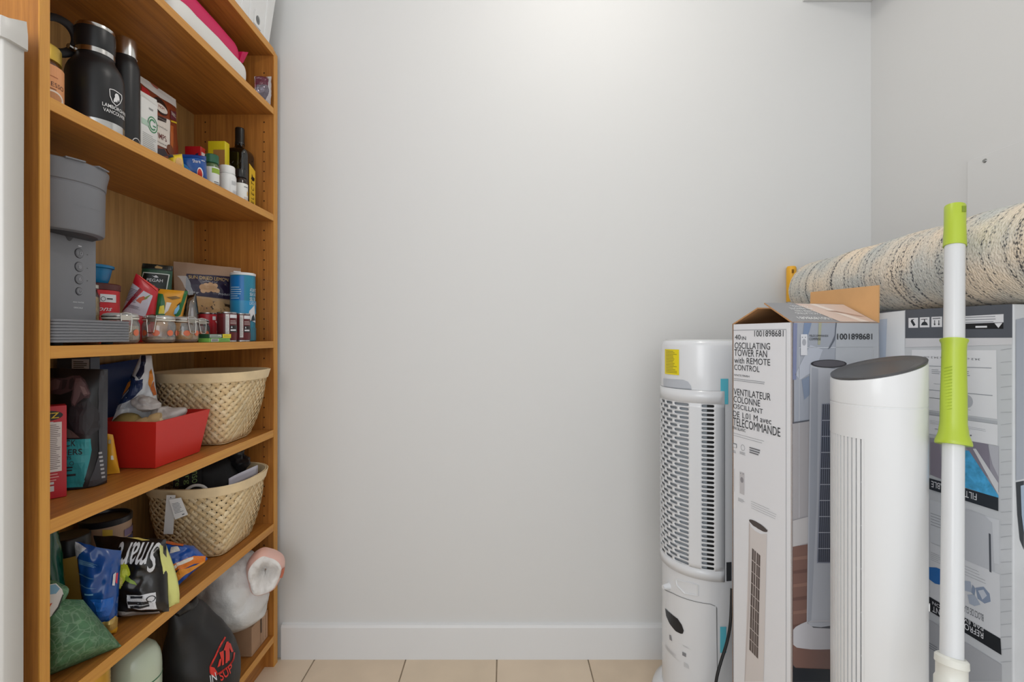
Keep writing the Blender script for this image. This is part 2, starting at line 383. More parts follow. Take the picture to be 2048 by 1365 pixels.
g.grid([[cap[i][j] for i in range(5)] for j in range(6)], WP, wrap=True, flip=True); g.add(cap[4], [list(range(6))[::-1]], WP); g.add(cap[0], [list(range(6))], WP)
g.build('folded_end', t, merge=True, ang=30)
# ---------------------------------------------------------------- evaporative cooler, back right
CW = M('#dfe1e4', .25, coat=.2); CC = V(.583, 1.392, 0); fdir = V(-.966, -.259, 0); sdir = V(.259, -.966, 0); CR = .12
def cool(R, z, a):                                               # a = 0 faces left, 90 is the flat side toward the camera
    a = math.radians(a); return CC + fdir * (R * math.cos(a)) + sdir * (R * math.sin(a)) + V(0, 0, z)
def cool_outline(R, z, n=24):
    o = [cool(R, z, -90 + 180 * i / n) for i in range(n + 1)]; b = -fdir
    L = .10
    o += [o[-1] + b * L, o[-1] + b * (L + .02) - sdir * .02, o[0] + b * (L + .02) + sdir * .02, o[0] + b * L]
    return o
ct = thing('air_cooler', 'white tower air cooler with brick-patterned grille beside the back wall', 'cooler', (CC.x, CC.y, 0))
def skin(rows, mat, nm, par, **k):
    g = G(); n = len(rows[0]); g.grid([[r[i] for r in rows] for i in range(n)], mat, wrap=True)
    g.add(rows[0], [list(range(n))[::-1]], mat).add(rows[-1], [list(range(n))], mat); return g.build(nm, par, merge=True, **k)
skin([cool_outline(CR - .003, .055), cool_outline(CR - .003, .30), cool_outline(CR - .003, .417)], CW, 'lower_body', ct, ang=30)
skin([cool_outline(CR - .0055, .417), cool_outline(CR - .0055, .9295)], M('#989ea4', .6), 'filter_body', ct, ang=30)
skin([cool_outline(CR, .9295), cool_outline(CR, 1.05), cool_outline(CR - .003, 1.058), cool_outline(CR - .008, 1.063)], CW, 'top_housing', ct, ang=30)
skin([cool_outline(CR - .012, 1.062), cool_outline(CR - .012, 1.066)], M('#dfe0df', .4), 'top_lid', ct)
skin([cool_outline(CR + .028, 0), cool_outline(CR + .028, .018), cool_outline(CR + .022, .035), cool_outline(CR + .005, .052), cool_outline(CR, .056)], CW, 'base', ct, ang=60)
for a0, a1 in ((-90, 62), ): pass
# side housing strip toward the camera and the back half round the filter
g = G(); n = 10
o0 = [cool(CR, .417, 78 + 12 * i / 4) for i in range(5)]; b = -fdir
o0 += [o0[-1] + b * .10, o0[-1] + b * .12 - sdir * .02]; o0 += [cool(CR, .417, -90) + b * .12 + sdir * .02, cool(CR, .417, -90) + b * .10, cool(CR, .417, -90)]
g.grid([[p, p + V(0, 0, .513)] for p in o0], CW); g.build('side_housing', ct, ang=30)
# grille panel with real openings
def cpt(a, z, R=CR + .001): return cool(R, z, a)
Pg = G()
def hole_cell(a0, a1, z0, z1, h):
    if h is None: 
        k = max(1, int((a1 - a0) / 6)); 
        for q in range(k):
            b0 = a0 + (a1 - a0) * q / k; b1 = a0 + (a1 - a0) * (q + 1) / k
            Pg.add([cpt(b0, z0), cpt(b1, z0), cpt(b1, z1), cpt(b0, z1)], [(0, 1, 2, 3)], CW)
        return
    h0, h1 = h; zc = (z0 + z1) / 2; r = (z1 - z0) * .31; ra = math.degrees(r / CR)
    pts = []
    for q in range(5): t_ = math.pi / 2 + math.pi * q / 4; pts.append((h0 + ra + ra * math.cos(t_), zc + r * math.sin(t_)))
    for q in range(5): t_ = -math.pi / 2 + math.pi * q / 4; pts.append((h1 - ra + ra * math.cos(t_), zc + r * math.sin(t_)))
    i0, i1, i2, i3 = [cpt(*q) for q in ((a0, z1), (a0, z0), (a1, z0), (a1, z1))]
    vs = [cpt(*q) for q in pts] + [i0, i1, i2, i3]
    Pg.add(vs, [(10, 0, 1, 2), (10, 2, 11), (11, 2, 3, 4), (11, 4, 5, 12), (12, 5, 6, 7), (12, 7, 13), (13, 7, 8, 9), (13, 9, 0, 10)], CW)
ZG0, ZG1 = .418, .929; z_top = .894; z_bot = .446; nr = 37; dz = (z_top - z_bot) / nr
AL, AR = -62, 77
hole_cell(AL, AR, ZG0, z_bot, None); hole_cell(AL, AR, z_top, ZG1, None)
for r in range(nr):
    z1 = z_top - dz * r; z0 = z1 - dz; cells = []; x = AL; step = (22, 14) if r % 2 == 0 else (14, 22); k = 0; e = 34
    ends = []; q = e
    while q > AL + 6:
        wd = (21 if (k + r) % 2 == 0 else 13) if k == 0 else 13; ends.append((max(q - wd, AL + 2), q)); q -= wd + 3.2; k += 1
    ends = ends[::-1]; prev = AL
    for h0, h1 in ends:
        if h1 - h0 < 6: continue
        hole_cell(prev, h1 + 1.6, z0, z1, (h0, h1)); prev = h1 + 1.6
    hole_cell(prev, 48, z0, z1, None); hole_cell(48, 66, z0, z1, (49.5, 64.5)); hole_cell(66, AR, z0, z1, None)
gp = Pg.build('grille_panel', ct, merge=True, ang=14)
sm = gp.modifiers.new('thick', 'SOLIDIFY'); sm.thickness = .0028; sm.offset = 0
cd = M('#17181a', .6)
G().grid([[cool(CR - .0045, z, a) for z in (z_bot, z_top)] for a in (56, 59, 62, 66, 70)], cd).build('dark_backing', ct, merge='open')
S = Surf([[cool(CR - .003, z, a) for z in (.055, .417)] for a in range(-75, 91, 5)]); St = Surf([[cool(CR, z, a) for z in (.93, 1.05)] for a in range(-75, 91, 5)])
sg = Surf([[cool(CR + .0004, .03, a), cool(CR + .0004, 1.05, a)] for a in range(72, 93, 3)])
sl = Surf([[cool(CR - .0026, .055, a), cool(CR - .0026, .417, a)] for a in range(72, 93, 3)])
pr = Print(ct)
pr.pxr(St, 1330.5, 698.5, 1358.5, 751, M('#e8d51f', .45)); pr.build('yellow_warning_label')
pr = Print(ct); pr.pxl(St, 1333, 701, 1356, 748, 15, M('#8a7f16', .5), 2, .35); pr.build('label_text')
hr = Print(ct); hr.px(St, [(1327, 757), (1366, 760), (1376, 764), (1382, 772), (1383.5, 782), (1327, 775)], M('#b9bec6', .4), 1); hr.px(St, [(1330, 773), (1383, 778), (1383, 782), (1327, 776)], M('#8f959d', .4), 2); hr.build('hand_grip')  # grip recess as flat grey; its shadow line painted as the darker strip
tp = Print(ct); tp.pxr(sg, 1438.5, 758, 1456, 809, M('#62c3d6', .4)); tp.build('blue_tape'); tp = Print(ct); tp.pxr(sl, 1436, 1254, 1452, 1306, M('#62c3d6', .4)); tp.build('blue_tape')
pr = Print(ct); seam = M('#77797b', .6)
def seamline(Sf, pts, wpx=1.2):
    for (x0, y0), (x1, y1) in zip(pts, pts[1:]): pr.px(Sf, [(x0, y0), (x1, y1), (x1, y1 + wpx), (x0, y0 + wpx)], seam, 1)
seamline(S, [(1328, 1178), (1345, 1186), (1370, 1197), (1395, 1204), (1420, 1208), (1430, 1212)]); pr.px(S, [(1432, 1213), (1434, 1217), (1435, 1364), (1434, 1364)], seam)
pr.px(S, [(1331, 1217), (1343, 1228), (1356, 1238), (1364, 1250), (1368, 1262), (1366, 1268), (1362, 1268), (1352, 1263), (1340, 1248), (1333, 1232)], M('#1d2026', .3), 2)
gm = M('#c4c5c7', .5); dk = M('#85868a', .5)
pr.px(S, [(1339, 1270), (1342, 1271), (1345, 1283), (1340, 1280)], dk); pr.pxr(S, 1365, 1304, 1372.5, 1315, dk)
pr.pxl(S, 1331, 1296, 1356, 1312, 5, gm); pr.pxl(S, 1346, 1312, 1362, 1325, 4, gm); pr.pxl(S, 1368, 1324, 1380, 1340, 5, gm); pr.pxl(S, 1366, 1290, 1382, 1300, 3, gm)
pr.build()
g = G(); S2_ = S
for pts in ([(1352, 1160), (1396, 1171)], [(1396, 1171), (1396, 1192)], [(1396, 1192), (1370, 1188)], [(1370, 1188), (1354, 1172)], [(1354, 1172), (1352, 1160)]):
    q = [S.pt(*S.uv(pts[0][0] + (pts[1][0] - pts[0][0]) * i / 4, pts[0][1] + (pts[1][1] - pts[0][1]) * i / 4), .0005) for i in range(5)]; g.tube(q, .0022, 6, CW)
g.build('drawer_rim', ct)
u, v = S.uv(1338, 1173); q = S.pt(u, v); nn = (S.pt(u, v, .01) - q).normalized()
G().tube([q, q + nn * .012, q + nn * .02], [.010, .008, .006], 16, CW).build('drain_plug', ct)
g = G(); pth = [V(.607, 1.272, .40), V(.590, 1.243, .33), V(.577, 1.235, .28), V(.556, 1.222, .24), V(.540, 1.213, .20), V(.528, 1.21, .12), V(.51, 1.212, .05), V(.49, 1.22, .006), V(.46, 1.225, .006)]
from mathutils import geometry
def smooth_path(pts, k=6):
    out = []
    for i in range(len(pts) - 1):
        a, b_, c_, d = pts[max(i - 1, 0)], pts[i], pts[i + 1], pts[min(i + 2, len(pts) - 1)]
        for j in range(k):
            t_ = j / k; out.append(.5 * ((2 * b_) + (c_ - a) * t_ + (2 * a - 5 * b_ + 4 * c_ - d) * t_ ** 2 + (3 * b_ - a - 3 * c_ + d) * t_ ** 3))
    return out + [pts[-1]]
g.tube(smooth_path(pth), .0038, 8, M('#1b1b1c', .5)).build('power_cord', ct)
vg = G(); vg.obox(cool(CR + .0006, .445, 83), fdir * -.993 + sdir * .12, sdir * .993 + fdir * .12, V(0, 0, 1), .014, .0016, .05, M('#34363a', .5)); vg.build('side_vent', ct, smooth=False)
# ---------------------------------------------------------------- boxed fan: open carton
BT = 1.1035; c0 = V(.5687, .94, 0); ur = V(.966, .256, 0).normalized(); ul = V(-.256, .966, 0).normalized(); WR = .2224; WL = .1654
fb = thing('fan_carton', 'tall printed carton of an oscillating tower fan with top flaps open', 'box', (c0.x, c0.y, 0))
CARD = M('#b98b5e', .8, bump=.05, bscale=60, var=.06, vscale=30); PW = M('#e3e4e8', .4); PG = M('#a3a8b3', .38); tk = .004
A, B_, D_ = c0, c0 + ur * WR, c0 + ul * WL; E = B_ + ul * WL
up = V(0, 0, BT)
def wallp(nm, p, q, inn, mat):
    g = G(); d = inn * tk; vs = [p, q, q + up, p + up]; vi = [x + d for x in vs]
    g.add(vs + vi, [(0, 1, 2, 3)], mat).add(vs + vi, [(7, 6, 5, 4), (0, 4, 5, 1), (1, 5, 6, 2), (2, 6, 7, 3), (3, 7, 4, 0)], CARD); return g.build(nm, fb, smooth=False)
wallp('front_wall', A, B_, ul, PG); wallp('text_wall', A, D_, ur, PW); wallp('far_wall', D_, E, -ul, PG); wallp('side_wall', B_, E, -ur, PW)
G().add([A, B_, E, D_], [(0, 1, 2, 3)], CARD).build('bottom', fb, smooth=False)
GL = M('#8f8f92', .45)
def flap(nm, p, q, direc, L, top, under, inset=.0, lay=None):
    n = (q - p).cross(direc).normalized() * -.003; a0, a1 = p + up + V(0, 0, .001), q + up + V(0, 0, .001); s = (q - p).normalized() * inset
    vs = [a0, a1, a1 + direc * L - s, a0 + direc * L + s]; g = G()
    g.add(vs, [(0, 1, 2, 3)], top); g.add(vs + [x + n for x in vs], [(7, 6, 5, 4), (0, 4, 5, 1), (1, 5, 6, 2), (2, 6, 7, 3), (3, 7, 4, 0)], under)
    o = g.build(nm, fb, smooth=False); return quad(vs[0], vs[1], vs[2], vs[3])
fs = flap('front_flap', A, B_, (ul * .866 + V(0, 0, .5)).normalized(), .0865, GL, CARD, .004)
flap('back_flap', E, D_, (-ul * .9 + V(0, 0, .42)).normalized(), .080, CARD, CARD, .003)
flap('upright_flap', E, B_, (V(0, 0, 1) + ur * .03).normalized(), .079, M('#cfa06c', .75, var=.05, vscale=20), M('#d4a674', .75, var=.06, vscale=20), .001)
pr = Print(fb); ink = M(INK, .5); gy = M('#8d9096', .5); wt = M('#eceded', .45)
pr.poly(fs, [(.55, 0.02), (.98, 0.02), (.99, .97), (.36, .97)], M('#d6bfb2', .5), 1); pr.poly(fs, [(.8, .02), (.9, .02), (.62, .97), (.54, .97)], M('#e6d9d0', .5), 2); pr.poly(fs, [(.9, .3), (.98, .3), (.72, .6), (.6, .6)], M('#b99a8b', .5), 2)
for k_, (tx_, u0, u1) in enumerate((('OSCILLATING', .18, .47), ('TOWER FAN', .22, .47), ('with REMOTE', .20, .48), ('CONTROL', .26, .46))): pr.text(fs, tx_, u0 - .03 * k_ * 0, u1, .38 + .13 * k_, .47 + .13 * k_, wt, 2, 180)
pr.text(fs, '1001898681', .12, .50, .12, .24, wt, 2, 180)
TS = quad(D_, A, A + up, D_ + up); FS = quad(A, B_, B_ + up, A + up)
X = pr.pxt
for s_, x0, y0, x1, y1 in (('1001898681', 1509.2, 661.5, 1567.5, 673.6), ('40', 1470.3, 669.9, 1481.8, 679.6), ('IN', 1484, 673.4, 1492.3, 680.4), ('OSCILLATING', 1469.9, 685.3, 1540.7, 700), ('TOWER FAN', 1469.2, 698.9, 1534.5, 715.8), ('with REMOTE', 1469.2, 714.6, 1541, 731.9), ('CONTROL', 1469, 729.2, 1519.6, 745), ('WHITE FINISH', 1468.6, 748.4, 1499.3, 755.6), ('VENTILATEUR', 1468, 777, 1541.8, 802.2), ('COLONNE', 1468, 791.8, 1520.9, 813.6), ('OSCILLANT', 1467.3, 807.7, 1526.4, 828.8), ('DE 1,01 M avec', 1466.8, 821.5, 1543.3, 851.6), ('TÉLÉCOMMANDE', 1466.8, 830.5, 1561.3, 874.7), ('FINI BLANC', 1466, 853, 1491.6, 865.3)):
    X(TS, s_, x0, y0, x1, y1, ink)
pr.pxl(TS, 1468.5, 756, 1537, 771, 2, gy, 2, .3); pr.pxl(TS, 1466, 864, 1552, 897, 2, gy, 2, .15)
def frame(Sf, u0, u1, v0, v1, wu, wv, mat):
    pr.rect(Sf, u0, u1, v1 - wv, v1, mat); pr.rect(Sf, u0, u1, v0, v0 + wv, mat); pr.rect(Sf, u0, u0 + wu, v0, v1, mat); pr.rect(Sf, u1 - wu, u1, v0, v1, mat)
frame(TS, .014, .915, .02, .988, .005, .001, gy)
pr.pxr(TS, 1466.5, 886, 1474, 897, gy); pr.pxr(TS, 1467.5, 888.5, 1473, 896, PW, 2); u, v = TS.uv(1486, 896); pr.ring(TS, u, v, .036, .0062, .86, gy)
pr.pxl(TS, 1480, 903, 1494, 913, 3, gy); pr.pxl(TS, 1499.5, 893, 1522, 914, 3, M('#6c6e73', .5), 2, .55); pr.pxl(TS, 1465.5, 900, 1473, 908, 2, gy)
rm = M('#c3c1c4', .5); pr.pxr(TS, 1479.5, 943, 1489, 991, rm); u, v = TS.uv(1484.5, 960); pr.disc(TS, u, v, .028, .0058, M('#8f8d92', .5), 2); pr.pxr(TS, 1481, 946, 1482.5, 949, gy, 2); pr.pxr(TS, 1486, 947, 1487.5, 950, gy, 2)
pr.pxr(TS, 1469, 938, 1469.6, 984, gy); pr.pxl(TS, 1477, 995, 1491, 1009, 3, gy, 2, .3); pr.pxl(TS, 1503, 1001, 1556, 1043, 4, gy, 2, .12)
pr.pxr(TS, 1467, 1018, 1467.6, 1362, gy)
pr.px(TS, [(1499.5, 1046), (1502, 1054), (1510, 1062), (1522, 1069), (1534.5, 1068), (1527, 1364), (1490, 1364)], M('#d3cdcb', .45)); pr.px(TS, [(1499, 1044), (1501, 1050), (1500, 1200), (1491, 1364), (1490, 1364), (1497, 1200)], M('#c2bab8', .45), 2)
pr.pxe(TS, 1517, 1052.3, 18.4, 6.2, M('#4d4543', .45), 2, 28, 11)
gr = [(1504.7, 1096.7), (1521.6, 1111.5), (1516.8, 1318.6), (1499.2, 1300)]; pr.px(TS, gr, M('#5d5350', .5), 2)
gl = M('#c9c0bc', .5)
for i in range(1, 9):
    q = i / 9; l0 = (gr[0][0] + (gr[3][0] - gr[0][0]) * q, gr[0][1] + (gr[3][1] - gr[0][1]) * q); l1 = (gr[1][0] + (gr[2][0] - gr[1][0]) * q, gr[1][1] + (gr[2][1] - gr[1][1]) * q); pr.px(TS, [l0, l1, (l1[0], l1[1] + 1.3), (l0[0], l0[1] + 1.3)], gl, 3)
for i in range(1, 4):
    q = i / 4; l0 = (gr[0][0] + (gr[1][0] - gr[0][0]) * q, gr[0][1] + (gr[1][1] - gr[0][1]) * q); l1 = (gr[3][0] + (gr[2][0] - gr[3][0]) * q, gr[3][1] + (gr[2][1] - gr[3][1]) * q); pr.px(TS, [l0, (l0[0] + .6, l0[1]), (l1[0] + .6, l1[1]), l1], gl, 3)
# front face picture
pr.px(FS, [(1586, 647), (1594, 647), (1592, 760), (1585, 760)], M('#7f86a6', .4)); pr.px(FS, [(1672, 645), (1757, 642), (1757, 760), (1668, 800)], M('#b3b7be', .4))
pr.px(FS, [(1608, 646), (1623, 646), (1618, 664), (1607, 690), (1602, 700)], M('#7c8dab', .4)); pr.px(FS, [(1637, 646), (1643, 646), (1640, 690), (1635, 690)], M('#a9aa92', .4)); pr.px(FS, [(1620, 690), (1645, 700), (1630, 740), (1600, 760), (1590, 750)], M('#b7bcc8', .4)); pr.px(FS, [(1603, 760), (1618, 752), (1619, 790), (1608, 800)], M('#8592a8', .4))
pr.px(FS, [(1671, 646), (1673, 646), (1669, 680), (1660, 696), (1655, 699), (1664, 683), (1669, 670)], M('#5f6470', .4), 2)
pr.px(FS, [(1579, 848), (1622, 842), (1620, 1120), (1576, 1120)], M('#a9a6a9', .4)); pr.px(FS, [(1580, 845), (1622, 839), (1622, 842), (1580, 848)], M('#5c5e66', .4), 2)
pr.px(FS, [(1578, 1040), (1622, 1030), (1622, 1084), (1577, 1094)], M('#bfbcbd', .4), 2); pr.px(FS, [(1577, 1040), (1622, 1030), (1622, 1032), (1577, 1042)], M('#98969a', .4), 3)
pr.px(FS, [(1576, 1094), (1664, 1080), (1664, 1345), (1568, 1345)], M('#7d5f56', .35), 2)
for i in range(7): y = 1115 + i * 27; pr.px(FS, [(1575, y), (1625, y - 6), (1625, y + 2), (1575, y + 6)], M(('#8d6d61', '#6c5049')[i % 2], .35), 3)
pr.px(FS, [(1568, 1330), (1590, 1336), (1664, 1339), (1664, 1364), (1566, 1364)], M('#23262c', .4), 4)
fanw = M('#babdc5', .35); pr.px(FS, [(1619, 730), (1665, 738), (1700, 735), (1700, 1255), (1640, 1257), (1612, 1250)], fanw, 4); pr.px(FS, [(1622, 735), (1635, 738), (1632, 1000), (1621, 1240), (1614, 1245)], M('#a5a9b3', .35), 5)
pr.pxe(FS, 1656, 728, 36, 8.2, M('#2d2c31', .35), 5); pr.pxe(FS, 1656, 727.6, 32, 6.4, M('#57555c', .35), 6)
pr.px(FS, [(1642, 808), (1672, 806), (1664, 1126), (1632, 1126)], M('#8b90a0', .35), 6)
for i in range(7):
    x = 1643.5 + i * 4; pr.px(FS, [(x, 809), (x + 2.4, 809), (x - 6, 1124), (x - 9.2, 1124)], M('#3e4250', .35), 7)
for i in range(9): y = 840 + i * 32; pr.px(FS, [(1642 - i * 1.1, y), (1670, y), (1670, y + 1.6), (1642 - i * 1.1, y + 1.6)], M('#b9bcc6', .35), 8)
pr.px(FS, [(1571, 1282), (1570.5, 1275), (1574, 1267), (1581, 1259.5), (1590, 1253.5), (1601, 1247.5), (1612, 1243), (1640, 1240), (1670, 1240), (1670, 1298), (1640, 1299), (1620, 1298.6), (1605, 1297), (1592, 1294.5), (1580, 1289)], M('#c4c3c8', .35), 5)
pr.px(FS, [(1612, 1245), (1625, 1255), (1660, 1257), (1665, 1250), (1640, 1250)], M('#54555c', .35), 6); pr.px(FS, [(1612, 1244), (1664, 1244), (1664, 1250), (1640, 1254), (1620, 1252)], fanw, 7)
rr = M('#d9dae0', .35); pr.pxr(FS, 1600, 669, 1613, 711, rr, 5); u, v = FS.uv(1606.5, 685); pr.disc(FS, u, v, .022, .006, M('#a9abb3', .35), 6); pr.pxr(FS, 1602, 674, 1604, 676, gy, 6); pr.pxr(FS, 1608, 674, 1610, 676, gy, 6)
X(FS, 'TÉLÉCOMMANDE', 1617, 669, 1655, 674, ink, 5); X(FS, 'COMPRISE', 1617, 676, 1640, 681, ink, 5); X(FS, '^1001898681', 1673, 667.5, 1743, 679.5, ink, 5)
frame(FS, .07, .935, .02, .955, .004, .001, M('#d5d8de', .4))
pr.build()
# ---------------------------------------------------------------- real tower fan
FCn = V(.6625, .846, 0); FR = .0692; FW = M('#dfe0e1', .3, coat=.15)
ft = thing('tower_fan', 'slim white oscillating tower fan with slanted black top and slatted front', 'fan', FCn)
def top_z(p, k=0): return 1.0215 + .285 * (p.x - FCn.x) + .006 * (p.y - FCn.y) + k
def ring_(R, n=64): return [FCn + V(R * math.cos(2 * math.pi * i / n), R * math.sin(2 * math.pi * i / n), 0) for i in range(n)]
def stack(rows, mat, nm, **k):
    g = G(); n = len(rows[0]); g.grid([[r[i] for r in rows] for i in range(n)], mat, wrap=True); g.add(rows[0], [list(range(n))[::-1]], mat).add(rows[-1], [list(range(n))], mat); return g.build(nm, ft, merge=True, **k)
lift = lambda R, z: [p + V(0, 0, z) for p in ring_(R)]
GZ0, GZ1 = .16, .901; GA0, GA1 = 122, 218                        # slatted opening
g = G(); n = 64; pass
rows = [lift(FR, .10), lift(FR, GZ0)]; g.grid([[rows[0][i], rows[1][i]] for i in range(n)], FW, wrap=True)
up1 = lift(FR, GZ1); up2 = lift(FR, .956); up2b = lift(FR - .0008, .9565); up2c = lift(FR - .0008, .9585); up2d = lift(FR, .959); up3 = [p + V(0, 0, top_z(p, -.0075)) for p in ring_(FR)]; up4 = [p + V(0, 0, top_z(p, -.004)) for p in ring_(FR - .001)]; up5 = [p + V(0, 0, top_z(p, -.003)) for p in ring_(FR - .004)]
g.grid([[r[i] for r in (up1, up2, up2b, up2c, up2d, up3, up4, up5)] for i in range(n)], FW, wrap=True); g.add(up5, [list(range(n))], FW); g.add(rows[0], [list(range(n))[::-1]], FW)
arc = [FCn + V(FR * math.cos(math.radians(a)), FR * math.sin(math.radians(a)), 0) for a in range(GA1, GA0 + 361, 3)]
g.grid([[p + V(0, 0, GZ0), p + V(0, 0, GZ1)] for p in arc], FW); g.build('column', ft, merge=True, ang=35)
G().lathe(FCn, [(FR - .0075, GZ0 - .01), (FR - .0075, GZ1 + .01)], 48, M('#eef0f2', .4)).build('inner_drum', ft)
for i in range(17):
    a = math.radians(GA0 + 1.5 + (GA1 - GA0 - 3) * i / 16); d = V(math.cos(a), math.sin(a), 0)
    G().obox(FCn + d * (FR - .0035) + V(0, 0, (GZ0 + GZ1) / 2), d, V(-d.y, d.x, 0), V(0, 0, 1), .006, .0050, GZ1 - GZ0, FW).build('grille_slat', ft, smooth=False)
for i in range(1, 10):
    z = GZ0 + (GZ1 - GZ0) * i / 10; g = G(); q = [FCn + V((FR - .0045) * math.cos(math.radians(a)), (FR - .0045) * math.sin(math.radians(a)), z) for a in range(GA0, GA1 + 1, 4)]; g.tube(q, .0012, 6, FW); g.build('grille_bar', ft)
BLK = M('#4a4a4c', .32, spec=.6)
stack([[p + V(0, 0, top_z(p, -.0028)) for p in ring_(FR - .001)], [p + V(0, 0, top_z(p, 0)) for p in ring_(FR - .0005)], [p + V(0, 0, top_z(p, .001)) for p in ring_(FR - .003)], [p + V(0, 0, top_z(p, -.001)) for p in ring_(FR - .008)], [p + V(0, 0, top_z(p, -.003)) for p in ring_(FR - .02)]], BLK, 'top_cover', ang=50)
stack([lift(.104, 0), lift(.104, .008), lift(.092, .02), lift(.068, .032), lift(.062, .10)], FW, 'base', ang=50)
for y_, z_ in ((.84, .62), (.84, .455)): G().obox(FCn + V(.0500, -.0468, 0) + V(0, 0, z_), V(.73, -.68, 0), V(.68, .73, 0), V(0, 0, 1), .004, .004, .012, FW).build('rear_clip', ft, smooth=False)
# ---------------------------------------------------------------- big box under the rug roll
a0 = V(.8565, .8, 0); a1 = V(.8177, 1.04, 0); dl = (a1 - a0).normalized(); dr = V(dl.y, -dl.x, 0); ZB = 1.1305; LB = .36; WB = .335
bx = thing('cooler_carton', 'large grey printed carton standing upside down under the rolled rug', 'box', a0)
KB = M('#c9ccd0', .42, bump=.03, bscale=40, var=.05, vscale=12)
G().obox(a0 + dl * (LB / 2) + dr * (WB / 2) + V(0, 0, ZB / 2), dl, dr, V(0, 0, 1), LB, WB, ZB, KB, .0025).build('carton_body', bx, smooth=False)
LS = quad(a0 + dl * LB, a0, a0 + V(0, 0, ZB), a0 + dl * LB + V(0, 0, ZB)); ES = quad(a0, a0 + dr * WB, a0 + dr * WB + V(0, 0, ZB), a0 + V(0, 0, ZB))
pr = Print(bx); X = pr.pxt; p_ = pr.px
slate = M('#565a62', .45); lt = M('#e2e3e7', .42); dk2 = M('#2a2f36', .42); ln = M('#8f939a', .5); md = M('#b3b6bc', .42)
p_(LS, [(1758, 626), (1810, 622), (1810, 1364), (1758, 1364)], M('#e3e6ea', .4)); p_(LS, [(1758, 640), (1775, 638), (1772, 720), (1760, 720)], M('#bfcbdd', .4), 2); p_(LS, [(1758, 623), (1811, 617), (1811, 621), (1758, 627)], slate, 2)
p_(LS, [(1811, 617), (2025, 606), (2025, 676), (1811, 677)], slate)
for x0, y0, x1, y1 in ((1817.7, 636.6, 1836.8, 655.9), (1840.4, 635.4, 1859.7, 655), (1863.6, 634.3, 1885, 654.3)): pr.pxr(LS, x0, y0, x1, y1, lt, 2)
p_(LS, [(1822, 643), (1826, 640), (1832, 650), (1828, 653)], dk2, 3); p_(LS, [(1823, 640), (1829, 638.5), (1829, 640), (1823, 641.5)], dk2, 3)
p_(LS, [(1843, 651), (1845, 646), (1848, 644), (1852, 644), (1855, 646), (1857, 651)], dk2, 3); p_(LS, [(1849, 639), (1851, 639), (1851, 644), (1849, 644)], dk2, 3); p_(LS, [(1843, 638.6), (1856, 638), (1856, 639.2), (1843, 639.8)], dk2, 3)
for x in (1869.5, 1878): p_(LS, [(x, 641), (x + 1.4, 641), (x + 1.4, 648), (x + 3, 648), (x + .7, 651.5), (x - 1.6, 648), (x, 648)], dk2, 3)
p_(LS, [(1866, 637), (1882, 636), (1882, 637.4), (1866, 638.4)], dk2, 3)
p_(LS, [(1925, 633), (2008, 628.6), (2008, 645), (1925, 648)], lt, 2); pr.pxl(LS, 1930, 633, 2004, 646, 3, ln, 3, .3); p_(LS, [(1926, 648.5), (2007.5, 645.8), (2007.5, 658), (1926, 658.5)], M('#15171a', .4), 2); pr.pxl(LS, 1952, 652, 1988, 656, 1, lt, 3, .8); p_(LS, [(1990, 647), (2006, 646), (1998, 656.5)], lt, 3)
p_(LS, [(1811, 677), (2025, 676), (2025, 690), (1811, 695)], M('#d3d3d7', .42)); 
p_(LS, [(1824, 700), (1993, 701), (1995, 839), (1824, 816)], lt); X(LS, '34.2 cm x 1.04 m x 34.2 cm', 1849, 713, 1961, 721.5, M('#55585f', .5), 2, 180)
p_(LS, [(1830, 731), (1984, 736), (1984, 737.4), (1830, 732)], ln, 2); p_(LS, [(1830, 777), (1986, 791), (1986, 792.4), (1830, 778)], ln, 2)
pr.pxl(LS, 1864, 738, 1884, 750, 3, ln, 2, .3); pr.pxl(LS, 1926, 741, 1944, 754, 3, ln, 2, .35); pr.pxr(LS, 1927.5, 759, 1934, 767.5, M('#63666d', .5), 2); pr.pxr(LS, 1929, 772, 1932, 777.5, M('#63666d', .5), 2); pr.pxl(LS, 1868, 767, 1885, 770, 1, ln)
pr.pxl(LS, 1859, 795, 1886, 799.5, 1, M('#4a4d53', .5), 2, .7); u, v = LS.uv(1935, 803); pr.disc(LS, u, v, .026, .0105, md, 2); pr.pxl(LS, 1927, 818, 1945, 822, 1, ln)
p_(LS, [(1824, 819), (1995, 843), (1996, 849), (1824, 824)], md, 2); p_(LS, [(1824, 826), (1996, 850), (1996, 892), (1824, 862)], lt); pr.pxl(LS, 1861, 840, 1974, 868, 3, ln, 2, .15); X(LS, 'FILTRE', 1870, 857, 1944, 873, M('#55585f', .5), 2, 180)
p_(LS, [(1860, 876), (1998, 893), (1998, 985), (1860, 950)], M('#9a98a3', .42)); p_(LS, [(1926, 880), (1978, 889), (1982, 955), (1960, 950)], M('#85808e', .42), 2); p_(LS, [(1976, 889), (1998, 893), (1998, 955), (1986, 930)], M('#b9bac2', .42), 2)
BM = M('#4ba5d6', .4, bump=.3, bscale=120, var=.25, vscale=90); p_(LS, [(1900, 885), (1925, 901), (1939, 902), (1998, 992), (1998, 997), (1900, 966)], BM, 3); p_(LS, [(1947, 898), (1953, 898), (1998, 967), (1998, 990)], M('#d3d4d8', .42), 4); p_(LS, [(1862, 885), (1880, 885), (1886, 960), (1862, 950)], M('#8b8491', .42), 2)
p_(LS, [(1860, 957), (1998, 996), (1998, 1023), (1860, 979)], dk2, 4); X(LS, 'FILTRE LAVABLE', 1864, 962, 1955, 1001.5, lt, 5, 180)
